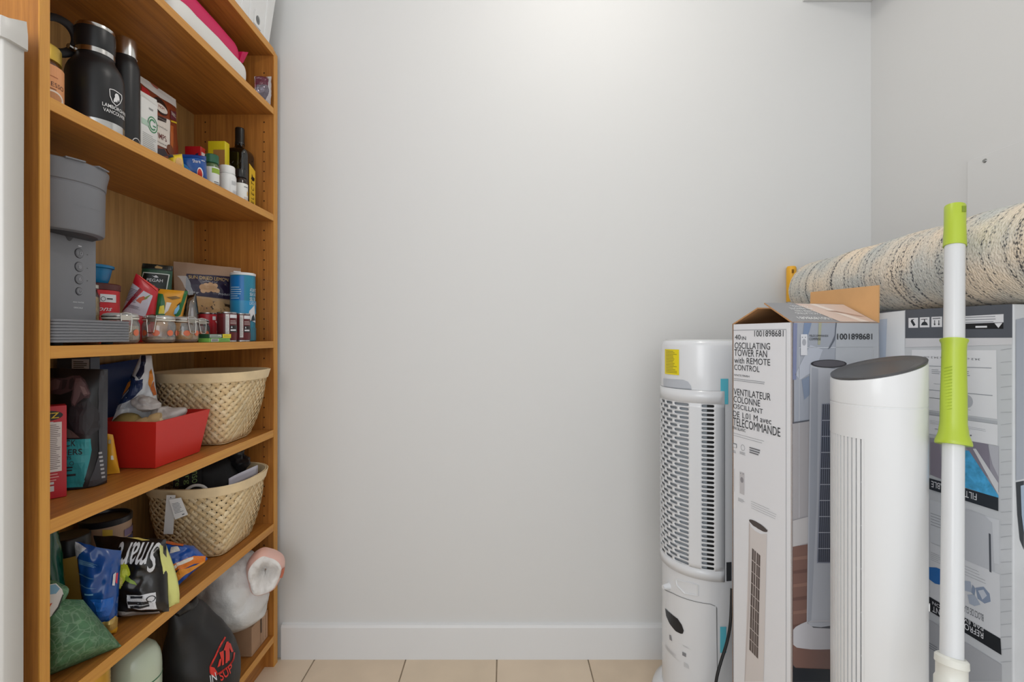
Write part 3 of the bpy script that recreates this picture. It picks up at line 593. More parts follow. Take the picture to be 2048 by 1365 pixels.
p_(LS, [(1860, 1000), (1999, 1041), (1999, 1130), (1860, 1085)], M('#d0d3d8', .42)); pr.pxl(LS, 1862, 1024, 1888, 1062, 5, ln, 2, .18); p_(LS, [(1924, 1018), (1945, 1022), (1970, 1032), (1985, 1046), (1990, 1145), (1924, 1118)], M('#bfc2c8', .42), 2); p_(LS, [(1978.5, 1067), (1982.5, 1069), (1984, 1146), (1980, 1144)], M('#4c5058', .42), 3); X(LS, '7', 1922, 1066, 1928, 1075, dk2, 3, 180)
p_(LS, [(1860, 1085), (2000, 1150), (2002, 1278), (1860, 1194)], M('#d6d8dc', .42)); pr.pxl(LS, 1862, 1103, 1886, 1132, 5, ln, 2, .15); pr.pxl(LS, 1922, 1126, 1974, 1172, 4, ln, 2, .1)
p_(LS, [(1858, 1135), (1874, 1136), (1884, 1140), (1892, 1146), (1890, 1162), (1880, 1170), (1871, 1168), (1858, 1158)], M('#2a6bb0', .4), 3)
ice = [M(c, .35) for c in ('#a9b3c3', '#8896ad', '#c3c9d4')]
p_(LS, [(1924, 1161), (1942, 1164), (1946, 1186), (1930, 1182)], ice[0], 2); p_(LS, [(1952, 1176), (1968, 1174), (1980, 1188), (1982, 1204), (1970, 1208), (1956, 1198)], ice[1], 2); p_(LS, [(1936, 1190), (1950, 1190), (1962, 1210), (1950, 1213), (1940, 1208)], ice[0], 3); p_(LS, [(1957, 1182), (1968, 1180), (1975, 1192), (1966, 1200)], ice[2], 3); p_(LS, [(1946, 1170), (1952, 1178), (1950, 1192), (1944, 1186)], ice[1], 3)
X(LS, 'BLOCS DE GLACE', 1922, 1207, 1968, 1244, M('#62656c', .5), 3, 180)
p_(LS, [(1859, 1194), (2002, 1278), (2004, 1311), (1859, 1222)], M('#1d2024', .42), 3); X(LS, 'PAR ÉVAPORATION', 1866, 1203, 1968, 1265.5, lt, 4, 180); X(LS, 'REFROIDISSEMENT', 1866, 1212, 1968, 1279, lt, 4, 180)
p_(LS, [(1859, 1240), (2004, 1330), (2004, 1364), (1859, 1364)], M('#aeb0b5', .42), 2); pr.pxl(LS, 1859, 1284, 1882, 1312, 3, M('#4c5058', .5), 3, .2); pr.pxl(LS, 1936, 1340, 1975, 1364, 2, M('#4c5058', .5), 3, .2)
for i in range(26):
    y = 700 + i * 25; p_(LS, [(2002, y), (2024, y - 3 + (i % 3)), (2024, y - 2.2 + (i % 3)), (2002, y + .8)], M('#a5a8ae', .5), 1)
p_(ES, [(2031, 965), (2047, 962), (2047, 1100), (2039, 1080), (2034, 1030)], M('#262d35', .4)); p_(ES, [(2040, 972), (2047, 970), (2047, 1070), (2042, 1030)], M('#9fb0c4', .4), 2); p_(ES, [(2031, 640), (2047, 636), (2047, 958), (2031, 962)], M('#9fa5b0', .4))
pr.build()
# ---------------------------------------------------------------- rolled rug
R0 = .09; m_ = V(.115, 1, 0).normalized(); sd_ = V(m_.y, -m_.x, 0); Aend = V(.984, 1.5, ZB + R0 + .0005); LR = 1.75
rt = thing('rolled_rug', 'rolled woven rug in flecked cream and grey lying on the big carton', 'rug', Aend)
rug = bpy.data.materials.new('woven_rug'); rug.use_nodes = True; nt = rug.node_tree; bs = nt.nodes['Principled BSDF']; bs.inputs['Roughness'].default_value = .95; bs.inputs['Specular IOR Level'].default_value = .1
def nd(t, **k):
    n = nt.nodes.new(t)
    for a, b_ in k.items():
        if a in n.inputs: n.inputs[a].default_value = b_
        else: setattr(n, a, b_)
    return n
uvn = nd('ShaderNodeUVMap'); L = nt.links.new
def mapn(sx, sy): q = nd('ShaderNodeMapping'); q.inputs['Scale'].default_value = (sx, sy, 1); L(uvn.outputs[0], q.inputs['Vector']); return q
mA = mapn(300, 200); nA = nd('ShaderNodeTexNoise', Scale=1.0, Detail=1.0); L(mA.outputs[0], nA.inputs['Vector'])       # flecks along the thread
mB = mapn(75, .8); nB = nd('ShaderNodeTexNoise', Scale=1.0, Detail=2.0); L(mB.outputs[0], nB.inputs['Vector'])      # which rings carry dark yarn
mul = nd('ShaderNodeMath', operation='MULTIPLY_ADD'); mul.inputs[1].default_value = 1.15; L(nB.outputs['Fac'], mul.inputs[0]); L(nA.outputs['Fac'], mul.inputs[2])
rp = nd('ShaderNodeValToRGB'); e = rp.color_ramp.elements; e[0].position = .68; e[0].color = lin('#f6efe5'); e[1].position = .985; e[1].color = lin('#6a6a6c')
for pos, c_ in ((.84, '#eee8de'), (.875, '#d6d1ca'), (.90, '#ebe6de'), (.955, '#aaa7a5')):
    q = e.new(pos); q.color = lin(c_)
mk = nd('ShaderNodeMath', operation='MULTIPLY'); mk.inputs[1].default_value = .75; L(mul.outputs[0], mk.inputs[0]); L(mk.outputs[0], rp.inputs['Fac'])
mC = mapn(7, 9); nC = nd('ShaderNodeTexNoise', Scale=1.0, Detail=2.0); L(mC.outputs[0], nC.inputs['Vector'])
rp2 = nd('ShaderNodeValToRGB'); e = rp2.color_ramp.elements; e[0].position = .38; e[0].color = lin('#d9e0e4'); e[1].position = .62; e[1].color = lin('#fff4e6')
L(nC.outputs['Fac'], rp2.inputs['Fac'])
mm = nd('ShaderNodeMix', data_type='RGBA', blend_type='MULTIPLY'); mm.inputs[0].default_value = 1; L(rp.outputs['Color'], mm.inputs[6]); L(rp2.outputs['Color'], mm.inputs[7]); L(mm.outputs[2], bs.inputs['Base Color'])
mD = mapn(260, 160); nD = nd('ShaderNodeTexNoise', Scale=1.0, Detail=1.0); L(mD.outputs[0], nD.inputs['Vector']); bp = nd('ShaderNodeBump', Strength=.9, Distance=.004); L(nD.outputs['Fac'], bp.inputs['Height']); L(bp.outputs['Normal'], bs.inputs['Normal'])
nl, na = 150, 72; P = []
for i in range(nl + 1):
    s = LR * i / nl; col = []
    for j in range(na + 1):
        a = 2 * math.pi * j / na; r = R0 + .0012 * math.sin(s * 2 * math.pi / .011) + .0010 * noise.noise(V(s * 90, math.cos(a) * 20, math.sin(a) * 20)) + .0012 * noise.noise(V(s * 4, math.cos(a), math.sin(a))) - .0022
        if i == 0: r -= .004
        col.append(Aend - m_ * s + sd_ * (r * math.cos(a)) + V(0, 0, r * math.sin(a)))
    P.append(col)
g = G().grid(P, rug); me_o = g.build('rug_body', rt, merge='open'); me = me_o.data; ul_ = me.uv_layers.new()
for lp in me.loops: vi = lp.vertex_index; ul_.data[lp.index].uv = ((vi // (na + 1)) / nl * LR, (vi % (na + 1)) / na * .5)
def spiral(off):
    pts = []
    for k in range(150):
        a = -k * .25; r = R0 - .006 - .0017 * k * .25
        if r < .012: break
        pts.append((r, a))
    return pts
for e_, dirn in ((0, 1), (LR, -1)):
    g = G(); base_c = Aend - m_ * (e_ - .004 * dirn * 0); pts = spiral(0); hw = .0042
    g.grid([[base_c + sd_ * ((r + dr_) * math.cos(a)) + V(0, 0, (r + dr_) * math.sin(a)) + m_ * (dirn * dx) for dr_, dx in ((-hw, -.03), (-hw, -.002), (0, .001), (hw, -.002), (hw, -.03))] for r, a in pts], M('#e2d8c8', .95, bump=.6, bscale=300, var=.2, vscale=150)); g.build('coiled_end', rt, merge='open')
# ---------------------------------------------------------------- mop pole in front, broom behind
def lerp(a, b_, t_): return a + (b_ - a) * t_
ptop = at(1910, 412, .835); pb = at(1903, 1365, .70); dv = (pb - ptop).normalized(); pend = ptop + dv * ((ptop.z - .012) / -dv.z)
mt = thing('mop_pole', 'white mop pole with lime green grips leaning on the rolled rug', 'mop', pend)
def onpole(y): return min((ptop + dv * (i * .0005) for i in range(1600)), key=lambda p: abs(PY - F * (p.z - H) / p.y - y))
LIME = M('#afc43c', .35); MW = M('#d6d8da', .25); q1, q2, q3, q4 = onpole(493), onpole(680), onpole(890), onpole(1312)
def along(p, q, prof, n=28): 
    return [lerp(p, q, t_) for t_, r in prof], [r for t_, r in prof]
G().tube([q1 - dv * .03, q2, q3, q4, pend], [.0137] * 5, 24, MW).build('tube', mt)
p, r = along(ptop, q1, ((0, .0138), (.02, .0145), (.5, .0145), (.97, .0155), (1, .0155))); G().tube(p, r, 24, LIME).build('end_cap', mt, ang=50)
hx = (V(0, 0, H) - ptop).normalized(); G().obox(ptop + dv * .010 + V(-.55, -.83, 0).normalized() * .0 + V(.0015, -.0140, 0), V(1, 0, 0), V(0, 1, 0), dv, .007, .003, .011, M('#7f9428', .5)).build('hanging_hole', mt, smooth=False)
p, r = along(q2, q3, ((0, .0182), (.012, .0182), (.04, .0162), (.1, .0156), (.3, .0158), (.55, .0166), (.8, .0168), (.9, .0188), (.965, .0225), (.985, .023), (1, .0225))); G().tube(p, r, 28, LIME).build('hand_grip', mt, ang=50)
g = G()
for i in range(14):
    c = lerp(q2, q3, .28 + .4 * i / 13); g.tube([c + V(-.0162 * math.cos(a) + 0, -.0162 * math.sin(a), .006 * a) for a in [.05 + k * .16 for k in range(5)]], .0006, 5, M('#9db32f', .4))
g.build('grip_rib', mt, kind='stuff')
G().tube([q4, q4 + dv * .003, q4 + dv * .012, q4 + dv * .014, q4 + dv * .03, q4 + dv * .034, q4 + dv * .06], [.0165, .0195, .0198, .0182, .0182, .0202, .0202], 24, M('#dcdcd4', .3)).build('clamp_collar', mt, ang=40)
G().obox(V(pend.x, pend.y, .006), V(1, 0, 0), V(0, 1, 0), V(0, 0, 1), .16, .07, .012, M('#dcdcd4', .4), .004).build('mop_plate', mt)
bp0 = V(.948, 1.5725, 0); btop = 1.3075
bt = thing('broom', 'broom with a yellow handle end standing behind the rolled rug', 'broom', bp0)
G().tube([bp0 + V(0, -.002, .1), bp0 + V(0, 0, 1.2)], .012, 16, M('#d9d9d6', .3)).build('pole', bt)
G().tube([bp0 + V(0, 0, 1.19), bp0 + V(0, 0, btop - .006), bp0 + V(0, 0, btop)], [.0150, .0150, .012], 20, M('#eaae2c', .4)).build('handle_end', bt)
G().obox(bp0 + V(-.004, -.0148, btop - .018), V(1, 0, 0), V(0, 1, 0), V(0, 0, 1), .006, .002, .012, M('#8a5f12', .5)).build('hanging_hole', bt, smooth=False)
G().obox(bp0 + V(0, -.03, .06), V(1, 0, 0), V(0, 1, 0), V(0, 0, 1), .20, .05, .12, M('#d9b36a', .8), .01).build('brush', bt)
# ---------------------------------------------------------------- woven bamboo baskets
BAM = [M(c, .55, var=.10, vscale=25) for c in ('#e8cfa3', '#e3c899', '#ecd6ae', '#dfc292')]
def basket(name, label, cx, cy, z0, h, rt_, rb, ph):
    t = thing('bamboo_basket', label, 'basket', (cx, cy, z0), 'bamboo baskets on the shelves')
    def S(u, v, off=0.):
        a = 2 * math.pi * u + ph; r = rb + (rt_ - rb) * (max(v, 0) ** .8); p = 7 - 4.3 * min(1, max(v, 0) * 1.25)
        c, s = math.cos(a), math.sin(a); k = (abs(c) ** p + abs(s) ** p) ** (-1 / p); r = r * k + off
        if v < .05: r -= .004 * (1 - max(v, 0) / .05) ** 2
        return V(cx + r * c, cy + r * s, z0 + .003 + (h - .004) * v)
    N = 40; tw = .25; n = 44; wd = .00575
    for hand in (1, -1):
        for k in range(N):
            g = G(); P = []
            for i in range(n + 1):
                v = i / n * .93; ph_ = v * 2 * tw * N * math.pi; u = k / N + hand * tw * v
                off = hand * .0005 * math.cos(ph_); p = S(u, v, off)
                e = .002; d = (S(u + hand * tw * e, v + e) - S(u, v)).normalized(); nn = (S(u, v, .001) - S(u, v)).normalized(); sd = d.cross(nn)
                P.append([p - sd * wd, p + sd * wd])
            o = g.grid(P).build('strip', t, BAM[(k * 7 + (hand > 0)) % 4], smooth=True, merge='open')
            m = o.modifiers.new('thick', 'SOLIDIFY'); m.thickness = .0005; m.offset = 0
    fl_ = [S(i / 48, .02, -.001) for i in range(48)]; G().add([q + V(0, 0, .002 - (q.z - z0)) for q in fl_] + [q + V(0, 0, .004 - (q.z - z0)) for q in fl_], [list(range(48))[::-1], list(range(48, 96))] + [(i, (i + 1) % 48, 48 + (i + 1) % 48, 48 + i) for i in range(48)], BAM[1]).build('base', t, smooth=False)
    for nm, offs, v0 in (('rim', (.0012, .0042), .875), ('inner_rim', (-.0042, -.0012), .88)):
        g = G(); g.grid([[S(i / 72, v0, offs[0]), S(i / 72, v0, offs[1]), S(i / 72, .995, offs[1]), S(i / 72, 1.0, (offs[0] + offs[1]) / 2), S(i / 72, .995, offs[0]), S(i / 72, v0, offs[0])] for i in range(72)], M('#ead2a8', .5, var=.08, vscale=30), wrap=True); g.build(nm, t, ang=40, merge=True)
    return t, S
b1, B1S = basket('b', 'empty pale bamboo basket beside the red tray', -.853, 1.390, S5, .205, .1365, .070, .2)
b2, B2S = basket('b', 'bamboo basket holding a black cloth bag, with a white paper tag', -.862, 1.388, S6, .206, .139, .080, .35)
tg = Surf([[V(-.795, 1.232, .560), V(-.802, 1.226, .648)], [V(-.783, 1.243, .560), V(-.790, 1.237, .648)]])
PAPER = M('#e9e8e6', .6)
def sheet(nm, par, TL, TR, BR, BL, mat, th=.0006):
    n = (BR - BL).cross(TL - BL).normalized() * th; G().prism([BL, BR, TR, TL], -n, mat).build(nm, par, smooth=False); return quad(BL, BR, TR, TL)
def bpx(x, y, Y): return at(x, y, Y)
Yt = 1.226; s_ = sheet('tag_strip', b2, at(333, 991, Yt), at(351, 991, Yt + .006), at(346, 1069, Yt + .012), at(327, 1069, Yt + .006), PAPER)
s2 = sheet('care_tag', b2, at(338, 1000, Yt - .004), at(362, 996, Yt + .006), at(376, 1030, Yt + .008), at(350, 1040, Yt - .002), PAPER)
pr = Print(b2); pr.lines(s2, .12, .85, .25, .8, 8, M('#8a8c90', .6), 1, .4, 3); pr.lines(s2, .6, .85, .08, .14, 1, M('#3c4652', .6), 1, .8, 4); pr.disc(s_, .5, .94, .06, .014, M('#3a3a3a', .6), 1); pr.build('tag_print')
# things inside the second basket
CLOTH = M('#151517', .75, bump=.3, bscale=45)
t = thing('cloth_bag', 'crumpled black cloth bag stuffed into the lower bamboo basket', 'bag', (-.87, 1.38, S6 + .02))
blob(t, 'cloth', [(S6 + .008, -.87, 1.385, .04, .045), (S6 + .02, -.87, 1.385, .07, .074), (S6 + .10, -.87, 1.385, .085, .09), (S6 + .155, -.872, 1.41, .085, .078), (S6 + .195, -.872, 1.41, .08, .07), (S6 + .232, -.872, 1.41, .062, .058), (S6 + .250, -.862, 1.42, .03, .03), (S6 + .266, -.850, 1.435, .012, .012)], CLOTH, amp=.010, freq=20, seed=5, p=2.3)
hs = blob(t, 'twisted_end', [(S6 + .19, -.80, 1.44, .012, .012), (S6 + .225, -.80, 1.43, .028, .022), (S6 + .258, -.80, 1.44, .020, .018), (S6 + .268, -.80, 1.45, .006, .006)], M('#1a1a1d', .4, bump=.3, bscale=40), n=30, m=18, amp=.018, freq=38, seed=8)
cs = sheet('printed_side', t, at(346, 950, 1.318), at(402, 929, 1.328), at(402, 966, 1.318), at(346, 976, 1.308), CLOTH, .003)
pr = Print(t); gn = M('#7f9a5c', .7)
for k, s in enumerate(('iere', 'erg', 'enso')): pr.text(cs, s, .08 + .3 * k, .27 + .3 * k, .05, .95, gn, 2, 270)
pr.build()
t = thing('white_ring_handle', 'white ring handle poking over the lower bamboo basket rim', 'handle', (-.85, 1.27, S6 + .18))
c = at(392, 994, 1.298); G().tube([c + V(.93, .36, 0) * (.030 * math.cos(a)) + V(0, 0, .031 * math.sin(a)) for a in [math.pi * 2 * i / 40 for i in range(40)]], .0042, 8, M('#e6e6e4', .3), closed=True).build('ring', t)
t = thing('folded_paper', 'grey white sheet of paper along the lower basket rim', 'paper', (-.79, 1.45, S6 + .17))
P = [[at(460 + 58 * i / 10, 965 - 28 * (i / 10) ** .9, 1.36 + .105 * i / 10) + V(-.004, 0, -.030 * j / 3 + .010) for j in range(4)] for i in range(11)]
g = G().grid(P, M('#c9c6d2', .6)); o = g.build('sheet', t, merge='open'); mo = o.modifiers.new('thick', 'SOLIDIFY'); mo.thickness = .001
# ---------------------------------------------------------------- top of the bookcase and second shelf
t = thing('white_crate', 'white plastic crate with a round hand hole on top of the bookcase', 'crate', (-.86, 1.32, S1))
PL = M('#e6e6e5', .35); x0, x1, y0, y1 = -.99, -.757, 1.10, 1.522; zt_ = 2.2
def slabq(nm, bl, br, tr, tl, th, mat=PL):
    n = (br - bl).cross(tl - bl).normalized() * th; return G().prism([bl, br, tr, tl], -n, mat).build(nm, t, smooth=False)
fx = .018
G().box(x0, x1, y0, y1, S1, S1 + .003, PL).build('base', t, smooth=False)
# outward side with a real round opening
hc = (1.447, S1 + .027); hr_ = .0125; y_l, y_r = y0, y1
bp_ = lambda y, z: V(x1 + fx * (z - S1) / (zt_ - S1), y + (fx * (z - S1) / (zt_ - S1) if y > 1.5 else 0), z)
ci = [(hc[0] + hr_ * math.cos(2 * math.pi * i / 24), hc[1] + hr_ * math.sin(2 * math.pi * i / 24)) for i in range(24)]
sq = [(hc[0] + .02 * max(-1, min(1, 1.42 * math.cos(2 * math.pi * i / 24))), hc[1] + .02 * max(-1, min(1, 1.42 * math.sin(2 * math.pi * i / 24)))) for i in range(24)]
g = G(); g.add([bp_(*q) for q in ci + sq], [(i, (i + 1) % 24, 24 + (i + 1) % 24, 24 + i) for i in range(24)], PL)
a_, b_, c_, d_ = hc[0] - .02, hc[0] + .02, hc[1] - .02, hc[1] + .02
for q in ((y_l, a_, S1, zt_), (b_, y_r, S1, zt_), (a_, b_, S1, c_), (a_, b_, d_, zt_)): g.add([bp_(q[0], q[2]), bp_(q[1], q[2]), bp_(q[1], q[3]), bp_(q[0], q[3])], [(0, 1, 2, 3)], PL)
o = g.build('front_wall', t, smooth=False, merge='open'); mo = o.modifiers.new('thick', 'SOLIDIFY'); mo.thickness = .0025; mo.offset = -1
slabq('back_wall', V(x0, y1, S1), V(x0, y0, S1), V(x0 - .01, y0, zt_), V(x0 - .01, y1, zt_), .0025); slabq('end_wall', V(x0, y0, S1), V(x1, y0, S1), V(x1 + fx, y0, zt_), V(x0, y0, zt_), .0025)
slabq('end_wall', V(x1, y1, S1), V(x0, y1, S1), V(x0, y1 + .018, zt_), V(x1 + fx, y1 + fx, zt_), .0025)
for y in (1.24, 1.36, 1.40, 1.487): G().prism([bp_(y, S1 + .001), bp_(y + .012, S1 + .001), bp_(y + .012, zt_ - .02), bp_(y, zt_ - .02)], V(.004, 0, 0), PL).build('rib', t, smooth=False)
g = G(); rim_ = [V(x1 + fx, y0, zt_), V(x1 + fx, y1 + fx, zt_), V(x0 - .01, y1 + fx, zt_), V(x0 - .01, y0, zt_)]; g.tube(rim_, .007, 8, PL, closed=True); g.build('rim', t, smooth=False)
t = thing('white_linen_pack', 'flat folded white pack on the upper shelf under the pink pack', 'textile', (-.85, 1.24, S2))
WL_ = M('#e4e2dd', .6, bump=.2, bscale=16); 
def softbox(par, nm, x0, x1, y0, y1, z0, z1, mat, amp=.004, seed=0, p=5, freq=12):
    cx, cy, rx, ry = (x0 + x1) / 2, (y0 + y1) / 2, (x1 - x0) / 2, (y1 - y0) / 2; h = z1 - z0
    return blob(par, nm, [(z0, cx, cy, rx * .93, ry * .95), (z0 + h * .06, cx, cy, rx * .97, ry * .985), (z0 + h * .3, cx, cy, rx, ry), (z0 + h * .7, cx, cy, rx, ry), (z0 + h * .93, cx, cy, rx * .96, ry * .98), (z0 + h, cx, cy, rx * .86, ry * .92)], mat, n=64, m=14, amp=amp, seed=seed, p=p, freq=freq)
softbox(t, 'pack', -.93, -.764, 1.10, 1.432, S2 + .001, S2 + .060, WL_, .004, 3, 7)
G().prism([V(-.80, 1.10, S2 + .002), V(-.768, 1.072, S2 + .004), V(-.772, 1.070, S2 + .046), V(-.80, 1.10, S2 + .056)], V(-.03, .005, 0), M('#c4c2be', .4)).build('folded_flap', t, smooth=False)
t = thing('pink_pack', 'bright pink flat pack lying over the white pack', 'textile', (-.87, 1.2, S2 + .066))
PK = M('#d3175c', .5, bump=.12, bscale=14)
softbox(t, 'pack', -.955, -.785, .86, 1.43, S2 + .0665, S2 + .122, PK, .003, 9, 8)
G().prism([V(-.80, 1.425, S2 + .075), V(-.79, 1.43, S2 + .115), V(-.79, 1.462, S2 + .132), V(-.80, 1.452, S2 + .094)], V(-.12, 0, 0), PK).build('flared_end', t, smooth=False)
t = thing('foil_packet', 'small purple and silver foil packet at the far end of the upper shelf', 'packet', (-.78, 1.5, S2))
Sx, _ = pouch(t, 'foil', [at(509, 153, 1.475), at(543, 153, 1.535), at(541, 205, 1.525), at(509, 200, 1.47)], .026, M('#c9c3c6', .22, .8), crumple=.006, freq=45, seed=4, zb=S2 + .001)
pr = Print(t); pr.poly(Sx, [(0.03, .55), (.62, .60), (.66, .98), (.03, .98)], M('#5d2336', .3), 1); pr.poly(Sx, [(.03, .1), (.6, .02), (.68, .3), (.62, .60), (.03, .55)], M('#77707a', .25, .6), 1); pr.build()
# ---------------------------------------------------------------- third shelf: bottles and breakfast things
BK = M('#17181b', .38, spec=.5); STEEL = M('#c9c8c6', .2, 1.)
jy = cylY(-.842, .035, 127); t = thing('instant_coffee_jar', 'jar of instant coffee with gold lid and orange label, left end of bottle shelf', 'jar', (-.842, jy, S3))
c = (-.842, jy, S3); G().lathe(c, [(.030, 0), (.034, .003), (.035, .01), (.035, .088), (.031, .095), (.030, .1)], 40, M('#5a331c', .15)).build('body', t)
G().lathe(c, [(.0305, .098), (.033, .099), (.033, .124), (.031, .127)], 48, M('#c6a440', .35, .6), ).build('lid', t)
Sj = cyl(c, [(.0352, .008), (.0352, .088)], -120, 60); pr = Print(t)
pr.rect(Sj, 0, 1, 0, 1, M('#e7a06a', .45), 1); pr.rect(Sj, 0, 1, .0, .1, M('#d97e4e', .45), 2); pr.text(Sj, 'ESPRESSO', .36, .80, .52, .62, M('#5a2f1a', .45), 2); pr.lines(Sj, .45, .78, .72, .76, 1, M('#b5652f', .5), 2, .5)
pr.disc(Sj, .62, .27, .19, .17, M('#f0e2d2', .4), 2); pr.disc(Sj, .62, .29, .13, .11, M('#c98a55', .4), 3); pr.lines(Sj, .5, .72, .44, .49, 1, M('#8a5230', .5), 2, .5); pr.build('label_print')
c = (-.836, .969, S3); t = thing('large_flask', 'wide black insulated growler flask with steel base and loop handle', 'bottle', c)
G().lathe(c, [(.040, 0), (.046, 0.0019), (.0472, 0.0056), (.0472, 0.0338)], 64, STEEL).build('steel_base', t)
zs = .94
gp_ = [(.0472, 0.0338), (.0475, 0.0348), (.0475, 0.1203), (.0472, 0.1288), (.0455, 0.1382), (.042, 0.1476), (.0375, 0.1551), (.0335, 0.1617), (.0312, 0.1673), (.0305, 0.1711)]
G().lathe(c, gp_, 64, BK).build('body', t); G().lathe(c, [(.0305, 0.1706), (.0318, 0.1711), (.0318, 0.1805), (.0308, 0.1814)], 48, STEEL).build('neck_ring', t)
G().lathe(c, [(.0308, 0.1809), (.0312, 0.1824), (.0325, 0.1880), (.0328, 0.2181), (.0322, 0.2218)], 48, BK).build('cap', t); G().lathe(c, [(.0322, 0.2214), (.0318, 0.2223), (.0318, 0.2284), (.030, 0.2303), (.010, 0.2303)], 48, STEEL).build('cap_rim', t)
lc = at(112, 70, .937); ex_ = V(.77, .64, 0)
lp = [lc + ex_ * (.030 * math.cos(a)) + V(0, 0, .034 * math.sin(a)) for a in [2 * math.pi * i / 36 for i in range(36)]]
G().tube(lp, .0085, 10, M('#1b1c20', .5), ry=.0028, closed=True).build('loop_handle', t)
G().tube([Vector(c) + V(-.022, -.024, .176), Vector(c) + V(-.024, -.034, .176)], [.006, .005], 14, STEEL).build('loop_bolt', t)
Sg = cyl(c, [(.0475, .04 * zs), (.0475, .128 * zs), (.0472, .137 * zs)], -100, 60, 40); pr = Print(t); wl = M('#e8e8e8', .5)
def outline(Sf, pts, wd, mat, layer=1):
    for (xa, ya), (xb, yb) in zip(pts, pts[1:] + pts[:1]):
        dx, dy = xb - xa, yb - ya; l = math.hypot(dx, dy) or 1; nx, ny = -dy / l * wd, dx / l * wd
        pr.px(Sf, [(xa - nx, ya - ny), (xb - nx, yb - ny), (xb + nx, yb + ny), (xa + nx, ya + ny)], mat, layer)
outline(Sg, [(218.5, 178), (227, 180), (242, 191), (242.5, 198), (239, 207), (232, 212.5), (224, 204), (219.5, 192)], .7, wl)
pr.px(Sg, [(226, 203), (227, 198), (229, 194), (228.5, 190), (231, 187), (235, 189), (237, 194), (238, 199), (237, 205), (235, 200), (233, 206), (231, 203), (229, 205)], wl, 1)
u0 = Sg.uv(204, 208)[0]; u1 = Sg.uv(248.5, 227)[0]; vc = Sg.uv(224, 214.5)[1]; pr.text(Sg, '^LAMBORGHINI', u0, u1, vc - .022, vc + .022, wl, 2); pr.text(Sg, '^VANCOUVER', u0 + .01, u1 - .03, vc - .083, vc - .039, wl, 2); pr.build()
c = (-.864, 1.08, S3); t = thing('slim_flask', 'slim tall black flask with brushed steel cap beside the growler', 'bottle', c)
G().lathe(c, [(.025, 0), (.0272, .003), (.0278, .008), (.0278, .205), (.0272, .215), (.025, .224), (.0222, .231), (.0215, .236)], 48, BK).build('body', t); G().lathe(c, [(.0215, .2355), (.0226, .236), (.0226, .273), (.0215, .276), (.008, .276)], 48, STEEL).build('cap', t)
Sf = cyl(c, [(.0279, .005), (.0279, .2)], -90, 60, 24); pr = Print(t); u, v = Sf.uv(273, 287); pr.ring(Sf, u, v, .14, .06, .86, wl, 1, 24, 20, 220); pr.build()
t = thing('white_carton', 'white paper pouch carton with a green round emblem beside the slim flask', 'carton', (-.875, 1.14, S3))
o = G().box(-.905, -.852, 1.112, 1.166, S3, S3 + .168, M('#e9e9e6', .5), .002).build('carton_body', t)
G().prism([V(-.852, 1.112, S3 + .167), V(-.852, 1.166, S3 + .167), V(-.858, 1.170, S3 + .186), V(-.872, 1.112, S3 + .190)], V(-.02, 0, 0), M('#e4e3df', .5)).build('folded_top', t, smooth=False)
Sc = quad(V(-.852, 1.112, S3), V(-.852, 1.166, S3), V(-.852, 1.166, S3 + .168), V(-.852, 1.112, S3 + .168)); pr = Print(t); gn = M('#3f8f5f', .5)
u, v = Sc.uv(305, 250); pr.ring(Sc, u, v, .30, .115, .86, gn, 1); pr.ring(Sc, u, v, .21, .08, .72, gn, 1, 20, 40, 320); pr.rect(Sc, u + .02, u + .2, v - .02, v - .002, gn); pr.lines(Sc, .08, .92, .05, .52, 18, M('#a9aaa8', .6), 1, .3); pr.rect(Sc, .02, .42, .62, .70, M('#b9d4c2', .5), 1); pr.lines(Sc, .45, .8, .87, .91, 1, M('#9a9a98', .6), 1, .6); pr.build('label_print')
t = thing('cereal_pouch', 'brown and white chocolate cereal pouch against the back panel', 'cereal', (-.94, 1.25, S3))
Sp, _ = pouch(t, 'pouch', [V(-.935, 1.17, S3 + .268), V(-.925, 1.335, S3 + .268), V(-.918, 1.335, S3), V(-.925, 1.17, S3)], .05, M('#8a3f22', .35), crumple=.002, gusset=True, seed=6, zb=S3 + .0015)
pr = Print(t); br = M('#8a3a1e', .35); cr_ = M('#efe6dc', .4); dkb = M('#2a1712', .4)
pr.px(Sp, [(270, 158), (290, 174), (305, 185), (320, 196), (336, 205), (352, 217), (353, 196), (330, 178), (300, 150), (280, 130), (262, 120)], M('#e7e4e0', .4), 1); pass
u, v = Sp.uv(318, 155); pr.disc(Sp, u, v, .08, .035, M('#b86a5a', .4), 2)
pr.px(Sp, [(282, 172), (292, 178), (299, 186), (298, 196), (288, 196), (282, 192)], M('#c0262b', .4), 2); u, v = Sp.uv(321, 213); pr.disc(Sp, u, v, .14, .085, dkb, 2); pr.disc(Sp, u, v - .02, .13, .045, M('#e9e0d6', .4), 3); pr.pxt(Sp, 'MOM', 315, 209, 328, 222, M('#9a2a20', .4), 4)
pr.px(Sp, [(300, 226), (339, 241), (338, 300), (328, 296), (300, 285)], cr_, 2); pr.px(Sp, [(314, 231), (332, 238), (331, 246), (314, 240)], dkb, 3)
pr.pxt(Sp, 'CHOCOLAT', 313.5, 233.5, 331, 244.5, cr_, 4); pr.pxt(Sp, '^CHOCO', 300, 242, 333.5, 263, dkb, 3); pr.pxt(Sp, '^CHIMPS', 299, 257, 332.5, 285, M('#6b1c16', .4), 3); pr.pxt(Sp, 'BIOLOGIQUE', 301, 276, 332, 294, dkb, 3)
pr.px(Sp, [(340, 220), (352, 225), (351, 242), (340, 238)], M('#6a2c3a', .4), 2); pr.pxl(Sp, 341, 222, 351, 238, 6, cr_, 3, .4); pr.px(Sp, [(341, 241), (352, 245), (352, 248), (341, 244)], M('#e4c22e', .4), 2)
